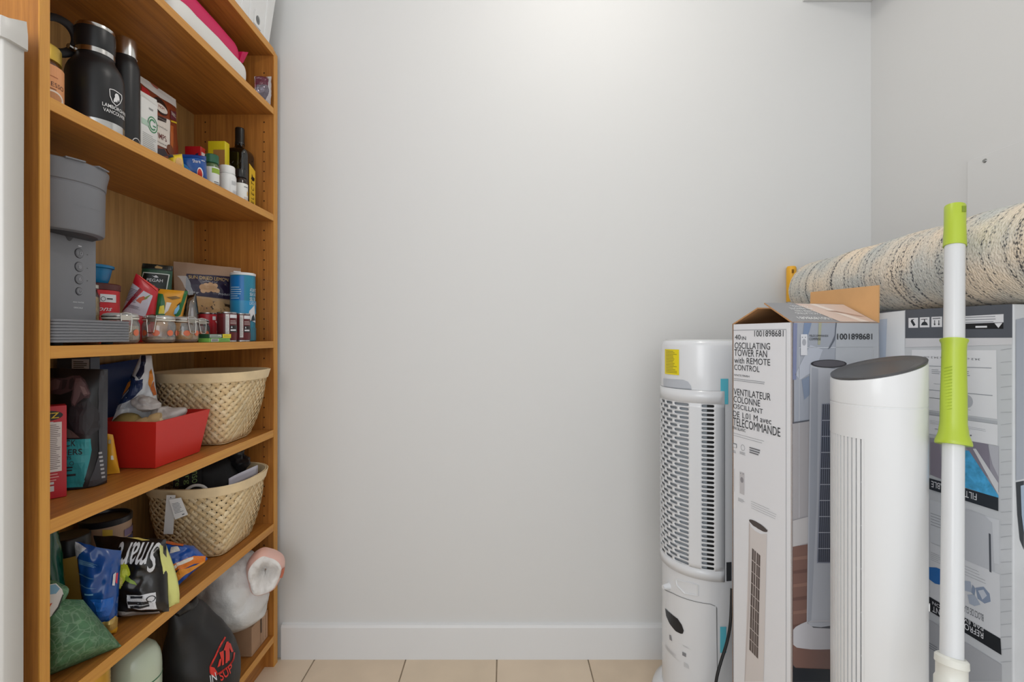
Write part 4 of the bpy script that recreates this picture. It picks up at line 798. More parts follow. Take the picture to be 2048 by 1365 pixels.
pr.px(Sp, [(340, 250), (346, 253), (345, 300), (340, 296)], M('#c0642c', .35), 1); u, v = Sp.uv(340, 300); pr.disc(Sp, u, v, .09, .05, M('#7a4326', .5), 3); pr.px(Sp, [(312, 297), (328, 298), (336, 312), (312, 312)], M('#2c1f2a', .4), 2); pr.build('label_print')
def small_pouch(name, label, cat, pts, P0, n, depth, mat, zbase, **k):
    P0 = Vector(P0); P0.z = P0.z or zbase; n = Vector(n).normalized(); q = [onp(x, y, P0, n) for x, y in pts]
    t = thing(name, label, cat, (P0.x, P0.y, zbase)); k.setdefault("zb", zbase); s, _ = pouch(t, 'pouch', q, depth, mat, **k); return t, s
t, s = small_pouch('cracker_packet', 'small yellow cracker packet at the edge of the bottle shelf', 'packet', [(336, 311), (364, 308), (369, 336), (338, 332)], (-.79, 1.125, 0), (.8, -.6, 0), .03, M('#e6c52c', .3), S3 + .001, seed=2, crumple=.003)
pr = Print(t); u, v = s.uv(358, 325); pr.disc(s, u, v, .24, .3, M('#dcae72', .5, bump=.5, bscale=200), 1); pr.rect(s, .02, .25, .75, .97, M('#4a4a52', .4), 1); pr.build()
t, s = small_pouch('cookie_packet', 'blue share-size cookie packet on the bottle shelf', 'packet', [(352, 308), (412, 313), (416, 362), (362, 356)], (-.80, 1.225, 0), (.72, -.7, 0), .04, M('#104c98', .25), S3 + .001, seed=11, crumple=.004)
pr = Print(t); pr.pxt(s, 'Share', 384.5, 319, 400.5, 327, wl, 2); pr.pxl(s, 402, 321, 410, 325, 1, wl, 2, .8); u, v = s.uv(400, 349); pr.disc(s, u, v, .11, .24, wl, 1); pr.disc(s, u - .01, v, .085, .19, M('#c8352b', .3), 2); pr.px(s, [(357, 325), (372, 330), (384, 345), (380, 352), (362, 345)], M('#3f8fd6', .3), 1); pr.px(s, [(360, 309), (410, 314), (410, 319), (360, 316)], M('#0f3f8c', .3), 1); pr.build()
t = thing('red_box', 'upright red box behind the blue cookie packet', 'box', (-.895, 1.37, S3)); G().box(-.918, -.873, 1.362, 1.384, S3, S3 + .149, M('#b5161f', .35), .001).build('carton_body', t)
q1_ = quad(V(-.918, 1.362, S3), V(-.873, 1.362, S3), V(-.873, 1.362, S3 + .149), V(-.918, 1.362, S3 + .149)); q2_ = quad(V(-.873, 1.362, S3), V(-.873, 1.384, S3), V(-.873, 1.384, S3 + .149), V(-.873, 1.362, S3 + .149))
pr = Print(t); pr.rect(q2_, .15, .9, .1, .9, M('#d9c9c6', .4)); pr.lines(q2_, .2, .85, .15, .85, 12, M('#7a1a1a', .4), 2); pr.px(q1_, [(391, 308), (397, 306), (396, 322), (392, 322)], M('#1d1f4a', .4)); pr.build('label_print')
t = thing('yellow_box', 'yellow carton with a brown picture behind the oil bottle', 'box', (-.87, 1.43, S3)); G().box(-.886, -.835, 1.416, 1.44, S3, S3 + .186, M('#d9c51d', .4), .001).build('carton_body', t)
q1_ = quad(V(-.886, 1.416, S3), V(-.835, 1.416, S3), V(-.835, 1.416, S3 + .186), V(-.886, 1.416, S3 + .186)); pr = Print(t); pr.poly(q1_, [(.25, 0), (1, 0), (1, .86), (.33, .86)], M('#a5763f', .5)); pr.poly(q1_, [(0, 0), (.3, 0), (.32, .62), (0, .62)], M('#9c6a34', .5)); pr.poly(q1_, [(.38, .1), (.8, .1), (.75, .62), (.45, .62)], M('#7a6670', .5), 2); pr.build('label_print')
c = (-.80, cylY(-.80, .0165, 438), S3); t = thing('vitamin_jar', 'small white-labelled vitamin jar with a dark green lid', 'jar', c)
G().lathe(c, [(.015, 0), (.0165, .002), (.0165, .066), (.013, .073), (.0125, .075)], 32, M('#5c6f49', .2)).build('body', t); G().lathe(c, [(.0155, .074), (.0168, .075), (.0165, .096), (.014, .098), (.004, .0965)], 32, M('#1d5a3f', .35)).build('lid', t)
Sv = cyl(c, [(.0166, .003), (.0166, .062)], -110, 60, 16); pr = Print(t); pr.rect(Sv, 0, 1, 0, 1, M('#e7e8e4', .4)); pr.rect(Sv, .3, .85, .72, .95, M('#8fae2f', .4), 2); pr.lines(Sv, .4, .8, .2, .36, 2, M('#5d6066', .5), 2, .5); pr.build('label_print')
c = (-.80, cylY(-.80, .0236, 473), S3); t = thing('pill_bottle', 'white ribbed-cap pill bottle at the front edge of the bottle shelf', 'bottle', c); WPL = M('#e9e9e8', .35)
G().lathe(c, [(.021, 0), (.0236, .002), (.0236, .06), (.022, .066), (.0185, .069)], 40, WPL).build('body', t); G().lathe(c, [(.0185, .069), (.0208, .0695), (.021, .073), (.0205, .0735), (.0205, .088), (.019, .0915), (.004, .0915)], 40, WPL).build('cap', t)
Sv = cyl(c, [(.0237, .004), (.0237, .056)], -110, 60, 16); pr = Print(t); pr.lines(Sv, .45, .72, .62, .85, 4, M('#8d9096', .5), 1, .3); pr.lines(Sv, .5, .85, .1, .35, 4, M('#b1b3b8', .5), 1, .3); pr.rect(Sv, .395, .4, .02, .98, M('#b9bbbf', .5)); pr.build('label_print')
c = (-.795, cylY(-.795, .0185, 495), S3); t = thing('dropper_bottle', 'dark bottle with white label before the oil bottle', 'bottle', c)
G().lathe(c, [(.017, 0), (.0185, .002), (.0185, .068), (.015, .076), (.0135, .079)], 32, M('#2a1c14', .15)).build('body', t); G().lathe(c, [(.0135, .0785), (.0162, .079), (.0162, .1), (.015, .103), (.004, .103)], 32, M('#191919', .3)).build('cap', t)
Sv = cyl(c, [(.0187, .004), (.0187, .06)], -120, 60, 16); pr = Print(t); pr.rect(Sv, 0, 1, 0, 1, M('#ebebe6', .45)); pr.disc(Sv, .70, .5, .05, .14, M('#e2b45a', .5), 2); pr.lines(Sv, .48, .8, .78, .86, 1, M('#5a5a5a', .5), 2, .5); pr.lines(Sv, .48, .85, .08, .3, 4, M('#a07a5a', .5), 2, .3); pr.build('label_print')
c = V(-.835, 1.496, S3); t = thing('oil_bottle', 'square dark glass bottle with a yellow vertical label', 'bottle', c); DG = M('#120f08', .08, spec=.6, coat=.3)
blob(t, 'body', [(S3, c.x, c.y, .028, .028), (S3 + .003, c.x, c.y, .033, .033), (S3 + .05, c.x, c.y, .034, .034), (S3 + .16, c.x, c.y, .034, .034), (S3 + .175, c.x, c.y, .0335, .0335), (S3 + .186, c.x, c.y, .029, .029), (S3 + .192, c.x, c.y, .018, .018), (S3 + .198, c.x, c.y, .0125, .0125), (S3 + .207, c.x, c.y, .0122, .0122)], DG, n=48, m=48, amp=0, p=4.5)
G().lathe(c, [(.0122, .206), (.0142, .207), (.0142, .212), (.0137, .213), (.0137, .254), (.0125, .258), (.003, .258)], 32, M('#1a1917', .3)).build('cap', t)
xf = c.x + .0347; ql = quad(V(xf, 1.4865, S3 + .004), V(xf, 1.5225, S3 + .004), V(xf, 1.5225, S3 + .132), V(xf, 1.4865, S3 + .145))
pr = Print(t); pr.rect(ql, 0, 1, 0, 1, M('#e6bd35', .45), -1); pr.text(ql, 'S E L E C T', .3, .75, .05, .66, M('#3a2a10', .5), 1, 90); pr.poly(ql, [(.25, .70), (.5, .68), (.8, .72), (.6, .75), (.85, .80), (.55, .79), (.4, .84), (.38, .76)], M('#2a1e0c', .5), 1); pr.build('label_print')
qf = quad(V(c.x - .033, c.y - .0347, S3 + .004), V(c.x + .033, c.y - .0347, S3 + .004), V(c.x + .033, c.y - .0347, S3 + .19), V(c.x - .033, c.y - .0347, S3 + .19))
g = G()
for pts in ([(457, 322), (461, 330), (464, 338)], [(476, 320), (474, 330), (479, 326)], [(464, 326), (467, 322)], [(483, 315), (481, 324)]): g.tube([qf.pt(*qf.uv(*q)) for q in pts], .0007, 6, M('#4d463a', .15))
g.build('embossed_stag', t, kind='stuff')
# ---------------------------------------------------------------- fourth shelf: coffee maker, jars, pouches, cans
KG = M('#77787d', .42, bump=.02, bscale=300); KD = M('#3b3b3f', .5)
t = thing('coffee_maker', 'grey single-serve coffee maker at the left end of the middle shelf', 'coffee machine', (-.86, .87, S4))
g = G(); hgt = .046
def rrect(x0, x1, y0, y1, r, z, n=6):
    o = []
    for cx, cy, a0_ in ((x1 - .004, y1 - .004, 0), (x0 + .004, y1 - .004, 90), (x0 + r, y0 + r, 180), (x1 - r, y0 + r, 270)):
        rr_ = .004 if cy > (y0 + y1) / 2 else r
        for i in range(n + 1): a = math.radians(a0_ + 90 * i / n); o.append(V(cx + rr_ * math.cos(a), cy + rr_ * math.sin(a), z))
    return o
rows = []
for i in range(8):
    z0_ = S4 + .0045 + (hgt - .005) * i / 8; z1_ = S4 + .0045 + (hgt - .005) * (i + 1) / 8
    for z, d in ((z0_, .0015), (z0_ + .0006, 0), (z1_ - .0012, 0), (z1_ - .0004, .0015)): rows.append(rrect(-.962 + d, -.747 - d, .788 + d, .947 - d, .03, z))
g.grid([[r[i] for r in rows] for i in range(len(rows[0]))], KG, wrap=True); g.add(rows[0], [list(range(len(rows[0])))[::-1]], KG).add(rows[-1], [list(range(len(rows[0])))], KG); g.build('ridged_base', t, merge=True, ang=30)
g = G()
for x, y in ((-.775, .82), (-.775, .925), (-.94, .82), (-.94, .925)): g.lathe((x, y, S4), [(.009, 0), (.009, .005)], 16, M('#222', .7) if False else M('#222222', .7))
g.build('foot', t, kind='stuff')
rows = [rrect(-.955, -.812, .800, .945, .022, z) for z in (S4 + .046, 1.285)]
g = G(); g.grid([[r[i] for r in rows] for i in range(len(rows[0]))], KG, wrap=True); g.build('column', t, ang=35)
hcx, hcy = -.845, .885; hp = [(.060, 1.264), (.0745, 1.268), (.0765, 1.272), (.0775, 1.352), (.0765, 1.3535), (.0765, 1.3555), (.0785, 1.357), (.0798, 1.372), (.083, 1.388), (.083, 1.391), (.080, 1.393), (.03, 1.394)]
G().lathe((hcx, hcy, 0), hp, 64, KG).build('brew_head', t, ang=30); G().lathe((hcx, hcy, 0), [(.066, 1.2655), (.06, 1.262), (.03, 1.2615)], 48, KD).build('head_underside', t)
G().lathe((hcx + .02, hcy, 0), [(.012, 1.25), (.016, 1.263)], 20, KD).build('spout', t)
for i in range(3): 
    a = math.radians(-60 + 35 * i); G().obox(V(hcx + .0815 * math.cos(a), hcy + .0815 * math.sin(a), 1.3925), V(math.cos(a), math.sin(a), 0), V(-math.sin(a), math.cos(a), 0), V(0, 0, 1), .012, .03, .003, KG, .0012).build('lid_rib', t)
Sk = quad(V(-.812, .822, S4 + .046), V(-.812, .9365, S4 + .046), V(-.812, .9365, 1.285), V(-.812, .822, 1.285))
pr = Print(t); lt_ = M('#9c9da2', .4); wh = M('#d9dade', .4)
for y, s in ((507, '10'), (534, '8'), (559, '6'), (583, None)):
    u, v = Sk.uv(158, y); r = .0085 if s else .0068; q = Sk.pt(u, v)
    G().tube([q + V(-.001, 0, 0), q + V(.0014, 0, 0), q + V(.0018, 0, 0)], [r, r, r * .9], 24, M('#6e6f74', .38)).build('button', t); G().tube([q + V(.0002, (r + .0006) * math.cos(a), (r + .0006) * math.sin(a)) for a in [i * math.pi / 16 for i in range(32)]], .0005, 5, KD, closed=True).build('button_ring', t)
    Sb = quad(q + V(.0018, -r, -r), q + V(.0018, r, -r), q + V(.0018, r, r), q + V(.0018, -r, r))
    if s: pr.text(Sb, s, .5 - .16 * len(s), .5 + .16 * len(s), .3, .7, lt_, 1)
    else: pr.ring(Sb, .5, .5, .34, .34, .8, lt_, 1, 20, 120, 420); pr.rect(Sb, .47, .53, .5, .86, lt_)
    if s: u, v = Sk.uv(174, y + 3); pr.disc(Sk, u, v, .012, .005, KD, 1, 8)
pr.pxl(Sk, 156, 491, 163, 494.5, 1, wh, 1, .9); pr.pxt(Sk, 'ADD WATER', 145, 603, 167, 607, wh); pr.pxt(Sk, 'DESCALE', 147, 614, 164.5, 618, wh)
Sh = cyl((hcx, hcy, 0), [(.0768, 1.29), (.0775, 1.35)], -80, 40, 20); pr.pxt(Sh, 'KEURIG', 146, 408, 198, 424, M('#7c7d83', .25), 1); pr.build()
c = V(-.93, cylY(-.93, .05, 240), S4); t = thing('coffee_tin', 'red coffee canister with white script under the blue tub', 'tin', c)
G().lathe(c, [(.049, 0), (.05, .003), (.05, .119)], 48, M('#cc1f2b', .35)).build('body', t); G().lathe(c, [(.0505, .118), (.0518, .119), (.0518, .131), (.050, .133), (.046, .1325), (.045, .131)], 48, M('#54201c', .4)).build('lid', t)
Sv = cyl(c, [(.0503, .002), (.0503, .117)], -110, 60, 30); pr = Print(t); pr.pxr(Sv, 200, 588, 231, 606, wh, 1); u, v = Sv.uv(206, 598); pr.ring(Sv, u, v, .03, .045, .8, ink, 2); pr.pxl(Sv, 213, 596, 229, 601, 1, ink, 2, .7); pr.pxl(Sv, 190, 577, 230, 582, 1, M('#f0b9b4', .4), 2, .4); pr.pxt(Sv, '~Hortons', 150, 611, 223, 623, wh, 2); pr.build()
c2 = V(-.935, c.y, S4 + .1335); t = thing('blue_tub', 'translucent blue plastic tub standing on the red coffee canister', 'tub', c2)
G().lathe(c2, [(.026, 0), (.032, .001), (.036, .012), (.0405, .034), (.0445, .0355), (.0445, .041), (.0425, .042), (.040, .040), (.034, .012), (.03, .003)], 40, M('#0d6f9f', .25)).build('tub_body', t)
c = V(-.89, cylY(-.89, .03, 200), S4); t = thing('oat_jar', 'tall glass jar of pale flakes between coffee maker and canister', 'jar', c)
G().lathe(c, [(.028, 0), (.03, .003), (.03, .10), (.026, .11), (.026, .116)], 40, thin_glass(), cap=False).build('glass', t); G().lathe(c, [(.027, .002), (.0285, .004), (.0285, .098), (.02, .101)], 32, M('#c9ab80', .8, bump=.9, bscale=150, var=.3, vscale=120)).build('flakes', t); G().lathe(c, [(.0262, .1165), (.028, .117), (.028, .124), (.02, .126)], 32, M('#b9bcb4', .3)).build('lid', t)
GLS = thin_glass('#ffffff', .3, .10); WIRE = M('#d4d2cc', .2, 1); contents = [('grains', '#cdb591', .035), ('sugar', '#e5d5bd', .012), ('spice', '#d9a545', .026), ('seeds', '#8a7a68', .030)]
labs = ['clip-top glass jar of pale grains beside the coffee maker base', 'clip-top glass jar, nearly empty, in the middle of the front row', 'clip-top glass jar half full of yellow spice', 'clip-top glass jar of brown seeds behind the small green boxes']
jp = [(-.80, cylY(-.80, .033, 281)), (-.80, 1.0985), (-.80, 1.182), (-.845, 1.298)]
for k, (x, y) in enumerate(jp):
    c = V(x, y, S4); t = thing('clip_top_jar', labs[k], 'jar', c, 'clip-top jars on the middle shelf'); R_ = .0325
    G().lathe(c, [(.024, .0004), (.029, .002), (R_, .008), (R_, .040), (.030, .046), (.0285, .048), (.0285, .051)], 48, GLS, cap=False).build('glass', t)
    G().lathe(c, [(.024, .001), (.028, .003), (.031, .0075), (.0265, .0035), (.01, .003)], 40, thin_glass('#f6faf6', .4, .25), cap=False).build('thick_base', t)
    G().lathe(c, [(.0285, .051), (.0312, .0512), (.0312, .0535), (.0285, .0538)], 48, M('#e8e2d6', .4)).build('seal', t)
    G().lathe(c, [(.0288, .054), (.0310, .0545), (.0310, .0575), (.028, .0615), (.022, .0635), (.018, .0625), (.004, .0625)], 48, thin_glass('#fbfdfb', .8, .34)).build('lid', t)
    nm, col, hh = contents[k]; G().lathe(c, [(.027, .0042), (.0305, .0085), (.0305, hh), (.028, hh + .002), (.01, hh + .003)], 32, M(col, .8, bump=.8, bscale=220, var=.25, vscale=200)).build(nm, t)
    g = G()
    for zz, rr_ in ((.0500, .0292), (.0562, .0316)): g.tube([c + V(rr_ * math.cos(a), rr_ * math.sin(a), zz) for a in [i * math.pi / 20 for i in range(40)]], .0011, 6, WIRE, closed=True)
    ca = math.radians((-35, -78, -25, -30)[k]); d = V(math.cos(ca), math.sin(ca), 0); e = V(-d.y, d.x, 0)
    for sgn in (-1, 1):
        g.tube([c + d * .0316 + e * (.0085 * sgn) + V(0, 0, .062), c + d * .0345 + e * (.009 * sgn) + V(0, 0, .052), c + d * .0355 + e * (.0085 * sgn) + V(0, 0, .044), c + d * .0375 + e * (.006 * sgn) + V(0, 0, .024)], .0011, 6, WIRE)
    g.tube([c + d * .0375 + e * .006 + V(0, 0, .024), c + d * .0378 + V(0, 0, .0225), c + d * .0375 - e * .006 + V(0, 0, .024)], .0011, 6, WIRE); g.tube([c + d * .0316 + e * .0085 + V(0, 0, .062), c + d * .030 + V(0, 0, .064), c + d * .0316 - e * .0085 + V(0, 0, .062)], .0011, 6, WIRE)
    g.obox(c + d * .0335 + V(0, 0, .053), e, d, V(0, 0, 1), .019, .0025, .010, WIRE); g.build('wire_clip', t, kind='stuff')
    Sv = cyl(c, [(R_ + .0003, .012), (R_ + .0003, .038)], -150, 90, 40); pr = Print(t); og = M('#d9704c', .4)
    for u in ((.42, .62), (.18, .36, .56, .72), (.28, .44, .62), (.45, .6))[k]: pr.disc(Sv, u, .42, .05, .26, og, 1, 18)
    pr.build('orange_print')
RP = M('#c4202f', .3)
t, s = small_pouch('red_spice_pouch', 'tilted red and grey spice pouch leaning behind the jars', 'pouch', [(272, 547), (317, 578), (306, 648), (224, 648)], (-.905, 1.155, 0), (.62, -.78, 0), .034, RP, S4 + .001, seed=21, crumple=.003)
pr = Print(t); gp2 = M('#c6c3cf', .4); pr.px(s, [(266, 567), (279, 577), (272, 592), (245, 622), (242, 606), (252, 582)], gp2); pr.pxl(s, 248, 571, 274, 608, 9, M('#6b6670', .5), 2, .4); pr.px(s, [(287, 582), (305, 592), (300, 606), (290, 634), (264, 628), (244, 624)], gp2); pr.px(s, [(280, 576), (284, 580), (262, 608), (243, 625), (242, 618), (262, 598)], M('#8c1426', .35), 2)
pr.px(s, [(278, 596), (287, 593), (295, 598), (284, 602), (281, 608), (272, 602)], M('#c8542c', .4), 2); pr.px(s, [(287, 597), (303, 589), (291, 600)], M('#7a8a3a', .4), 3); pr.pxl(s, 256, 608, 283, 622, 5, M('#6b6670', .5), 2, .4); pr.px(s, [(277, 550), (281, 556), (314, 583), (314, 579)], M('#e0463a', .3), 2); pr.build()
DGN = M('#1f4a35', .35)
t, s = small_pouch('dried_herb_pouch', 'dark green hanging pouch with white brand lettering at the back', 'pouch', [(285, 527), (346, 533), (336, 650), (268, 650)], (-.945, 1.275, 0), (.62, -.78, 0), .03, DGN, S4 + .001, seed=23, crumple=.002)
pr = Print(t); bk = M('#0f1512', .35); pr.px(s, [(285, 527), (346, 533), (344.5, 543), (283.5, 537.5)], bk); pr.px(s, [(287, 544.5), (339, 549.5), (333, 582), (278, 578)], M('#cdd3cf', .4), 1); pr.px(s, [(288.5, 546.5), (336.5, 551), (331, 582), (280, 577)], bk, 2); pr.pxt(s, '^PEGAH', 294, 557, 325, 565.5, wh, 3); pr.px(s, [(304, 551.5), (308, 553), (312, 551), (317, 555.5), (313, 556), (309, 555.5)], wh, 3); pr.px(s, [(309, 535), (314, 532), (325, 535.5), (324, 538.5), (311, 537.5)], M('#a98a5a', .6), 3); pr.pxt(s, 'SUNDRIED', 288, 569.5, 309, 576, M('#b48a54', .5), 3); pr.build()
t, s = small_pouch('yellow_candy_pouch', 'yellow and green snack pouch leaning behind the middle jar', 'pouch', [(305, 577), (376, 583), (355, 648), (292, 648)], (-.865, 1.205, 0), (.6, -.8, 0), .036, M('#dd9a26', .28), S4 + .001, seed=27, crumple=.003)
pr = Print(t); g1 = M('#1c6a35', .3); pr.px(s, [(314, 587), (326, 589), (330, 605), (330, 640), (298, 640), (306, 612)], g1); pr.px(s, [(369, 582), (376, 583), (360, 630), (352, 636), (348, 628), (362, 605)], g1); pr.px(s, [(316, 578.5), (321, 580), (317, 583), (313, 581.5)], M('#2a1c0c', .4), 2); pr.px(s, [(320, 613), (328, 611), (330, 628), (317, 628)], M('#e6d520', .3), 2); pr.px(s, [(333, 605), (343, 606), (336, 622), (328, 629)], M('#e8e4dc', .3), 2); pr.px(s, [(333, 595), (352, 593), (362, 597), (345, 600)], M('#7d5a1a', .4), 2); pr.px(s, [(349, 620), (358, 609), (358, 618), (352, 628), (347, 629)], M('#7fb8dc', .3), 3); pr.px(s, [(352, 612), (361, 604), (358, 611)], M('#141414', .3), 3); pr.build()
t, s = small_pouch('dried_lemon_pouch', 'brown paper pouch of dried lemons with dark purple label', 'pouch', [(347, 523), (482, 537), (470, 680), (350, 680)], (-.955, 1.44, 0), (.71, -.7, 0), .036, M('#a98a72', .6, bump=.2, bscale=30), S4 + .002, seed=31, crumple=.006, gusset=True)
pr = Print(t); pv = M('#2e2440', .35); pr.px(s, [(373, 547.5), (465, 554), (464, 600), (371, 590)], pv); yl = M('#d9b876', .4); pr.pxt(s, 'SUN DRIED LEMON', 377, 550.5, 456, 564, yl, 2); pr.pxt(s, '\ufef2\ufee7\ufe8e\ufee4\ufecb \ufeee\ufee4\ufef4\ufedf', 405, 561, 434, 567, wh, 2); pr.pxt(s, '200 gr', 380, 583, 398, 588, wh, 2)
for x, y, r in ((405, 575, 6), (412, 572, 5.5), (421, 571, 6), (430, 572, 5), (427, 579, 7), (415, 579, 7), (434, 582, 5), (406, 582, 5)): u, v = s.uv(x, y); pr.disc(s, u, v, r / 120, r / 155, M(('#d9b28c', '#cf a47c'.replace(' ', ''))[int(x) % 2], .5), 3, 14)
pr.pxt(s, 'Product', 437, 585.5, 459, 592, wh, 2); pr.px(s, [(388, 592), (464, 602), (463, 610), (390, 596)], M('#c9a67c', .5), 1)
pr.px(s, [(385, 597), (463, 611), (462, 640), (390, 640)], M('#4d3826', .3), 1)
for x, y, rx, ry in ((396, 604, 12, 8), (414, 606, 12, 9), (437, 612, 13, 10), (412, 620, 12, 8), (452, 622, 10, 9), (432, 626, 11, 8), (396, 618, 9, 8)): u, v = s.uv(x, y); pr.disc(s, u, v, rx / 125, ry / 155, M(('#c79c68', '#b5895a', '#d0a878')[int(x) % 3], .5), 2, 18)
pr.build()
t, s = small_pouch('clear_herb_bag', 'clear twisted plastic bag of dried herbs before the lemon pouch', 'bag', [(372, 590), (392, 587), (406, 640), (352, 640)], (-.895, 1.31, 0), (.62, -.78, 0), .05, thin_glass('#dcd8d0', .3), S4 + .001, seed=35, crumple=.006)
blob(t, 'dried_herbs', [(S4 + .004, -.9, 1.31, .005, .005), (S4 + .012, -.9, 1.31, .014, .014), (S4 + .05, -.899, 1.31, .017, .017), (S4 + .075, -.897, 1.31, .010, .010), (S4 + .085, -.896, 1.31, .002, .002)], M('#7d7a5a', .9, bump=1, bscale=160, var=.35, vscale=120), n=24, m=14, amp=.004)
G().grid([[onp(x + dx, y, V(-.893, 1.306, 0), V(.62, -.78, 0).normalized()) for dx in (-4 - 4 * k / 5, 2, 6 + 5 * k / 5)] for k, (x, y) in enumerate(((381, 591), (379, 582), (374, 574), (372, 566), (366, 556), (362, 552)))], thin_glass('#d8d2ca', .4)).build('twisted_top', t, merge='open')
c = V(-.825, 1.495, S4); t = thing('salt_canister', 'tall blue and teal sea salt canister at the far end', 'canister', c); TE = M('#2b86a3', .3)
G().lathe(c, [(.034, 0), (.0353, .002), (.0353, .206)], 48, TE).build('tube', t); G().lathe(c, [(.0350, .205), (.0363, .2055), (.0363, .212), (.034, .2135), (.01, .2135)], 48, M('#e8e8e8', .4)).build('lid', t); G().obox(c + V(-.012, -.012, .2165), V(.8, .6, 0), V(-.6, .8, 0), V(0, 0, 1), .02, .012, .004, M('#e8e8e8', .4), .001).build('pour_spout', t)
Sv = cyl(c, [(.0355, .002 + .2 * i / 4) for i in range(5)], -130, 60, 36); pr = Print(t); u0, _ = Sv.uv(488, 600)
pr.rect(Sv, 0, u0, .0, 1, M('#1877bf', .3), 1); pr.rect(Sv, 0, 1, .42, .62, M('#2f93c4', .3), 2); pr.rect(Sv, 0, 1, .0, .2, M('#2d7388', .3), 2)
for s_, y0, y1 in (('ATLANTIC', 577, 583.5), ('SEA SALT', 585.5, 592), ('SEL DE', 595, 602.5), ("L'ATLANTIQUE", 604, 611)):
    a = Sv.uv(499, y0); b = Sv.uv(499, y1); pr.text(Sv, s_, a[0], a[0] + .030 * len(s_), b[1], a[1], wh, 3)
pr.pxl(Sv, 463, 573, 484, 599, 6, M('#bfdcf0', .4), 3, .3); pr.px(Sv, [(508, 610), (498, 622), (496, 632), (499, 641), (509.5, 646)], wh, 3); pr.px(Sv, [(503, 634), (506, 629), (509, 641), (501, 643)], M('#20303c', .4), 4)
pr.build('label_print')
RB = M('#8c1a24', .3, .2)
for k, (x, y, h_, lab) in enumerate(((-.785, 1.34, .083, 'dark red food can in the middle of the can row'), (-.785, 1.411, .083, 'dark red food can nearest the salt canister'), (-.86, cylY(-.86, .0243, 435), .083, 'bright red food can left of the dark cans'))):
    c = V(x, y, S4); t = thing('food_can', lab, 'can', c, 'food cans by the salt canister'); G().lathe(c, [(.0235, 0), (.0245, .0005), (.0245, .003), (.0238, .004), (.0238, h_ - .004), (.0245, h_ - .003), (.0245, h_), (.023, h_), (.022, h_ - .003), (.005, h_ - .003)], 40, M('#b9b9ba', .25, 1)).build('can', t)
    Sv = cyl(c, [(.0240, .0045), (.0240, h_ - .0045)], -130, 70, 30); pr = Print(t); pr.rect(Sv, 0, 1, 0, 1, M('#b3222c' if k == 2 else '#5c161b', .35), -0)
    if k < 2:
        pr.rect(Sv, .0, 1, .86, .97, M('#6b1c20', .35), 1); pr.rect(Sv, .44, .72, .84, .97, wh, 2); pr.rect(Sv, .32, .42, .1, .98, M('#d8d5d2', .4), 2); pr.rect(Sv, .44, .9, .3, .56, M('#1c1718', .35), 1); pr.lines(Sv, .45, .72, .6, .76, 3, M('#c9b9b4', .4), 2, .35); pr.poly(Sv, [(.47, .46), (.52, .46), (.495, .54)], wh, 2); pr.lines(Sv, .46, .75, .34, .42, 1, wh, 2, .7); pr.rect(Sv, .74, .95, .04, .28, M('#b8263a', .35), 2); pr.lines(Sv, .33, .41, .15, .9, 14, M('#8a8683', .5), 3, .3)
    else: pr.rect(Sv, .5, .62, .78, .92, wh, 1); pr.ring(Sv, .62, .5, .10, .25, .8, M('#e7c9c6', .4), 1, 20, -60, 100); pr.disc(Sv, .78, .72, .10, .2, M('#d9584a', .35), 1)
    pr.build('label_print')
for k, (z, hh, col, lab) in enumerate(((S4, .0105, '#79b552', 'flat light green box, bottom of the small pair before the cans'), (S4 + .0108, .0105, '#1e4a30', 'flat dark green box with yellow end, top of the small pair'))):
    t = thing('small_box', lab, 'box', (-.77, 1.265, z), 'small flat boxes before the cans'); d = .003 * k; G().box(-.786, -.758, 1.217 - d * .3, 1.310 + d, z, z + hh, M(col, .4), .0006).build('carton_body', t, smooth=False)
    q = quad(V(-.758, 1.217 - d * .3, z), V(-.758, 1.310 + d, z), V(-.758, 1.310 + d, z + hh), V(-.758, 1.217 - d * .3, z + hh)); pr = Print(t)
    if k: pr.rect(q, .60, 1, 0, 1, M('#e6d321', .4)); pr.rect(q, .03, .55, .15, .85, M('#b9c4bb', .4)); pr.lines(q, .05, .53, .3, .7, 2, M('#1e4a30', .4), 2, .5); pr.lines(q, .65, .95, .3, .7, 2, M('#b09a1a', .4), 2, .4)
    else: pr.rect(q, .08, .42, .12, .88, M('#d5d8d2', .4)); [pr.rect(q, .11 + .018 * i, .118 + .018 * i, .2, .8, M('#4a4d48', .5), 2) for i in range(16)]; pr.lines(q, .5, .9, .4, .7, 2, M('#4a7a34', .4), 2, .4)
    pr.build('label_print')
# ---------------------------------------------------------------- fifth shelf
t = thing('cracker_box', 'tall red cracker carton at the left end of the fifth shelf', 'box', (-.88, .91, S5))
b_ = V(-.8305, .900, S5); a_ = b_ - V(.68, .73, 0).normalized() * .105; d_ = (b_ - a_).normalized(); e_ = V(-d_.y, d_.x, 0); G().obox(a_ + d_ * .0525 + e_ * .015 + V(0, 0, .0865), d_, e_, V(0, 0, 1), .105, .03, .173, M('#c31f2e', .35), .001).build('carton_body', t, smooth=False)
q = quad(a_, a_ + d_ * .105, a_ + d_ * .105 + V(0, 0, .173), a_ + V(0, 0, .173)); pr = Print(t)
pr.pxr(q, 90, 847, 123.5, 942, M('#e6e0dd', .45)); pr.pxl(q, 96, 850, 121, 938, 24, M('#7a6a68', .5), 2, .3); u, v = q.uv(92, 833); pr.disc(q, u, v, .22, .055, M('#1c1410', .4), 1); pr.text(q, '^RITZ', u - .17, u + .17, v - .03, v + .03, M('#e8c22c', .4), 2); pr.pxl(q, 100, 844, 110, 846.5, 1, wh, 2, .6); pr.pxl(q, 98, 948, 119, 962, 3, M('#eab0ac', .4), 1, .3); pr.pxr(q, 98, 974, 108, 983, wh)
pr.pxl(q, 98, 964, 112, 970, 1, wh, 2, .6); pr.build('label_print')
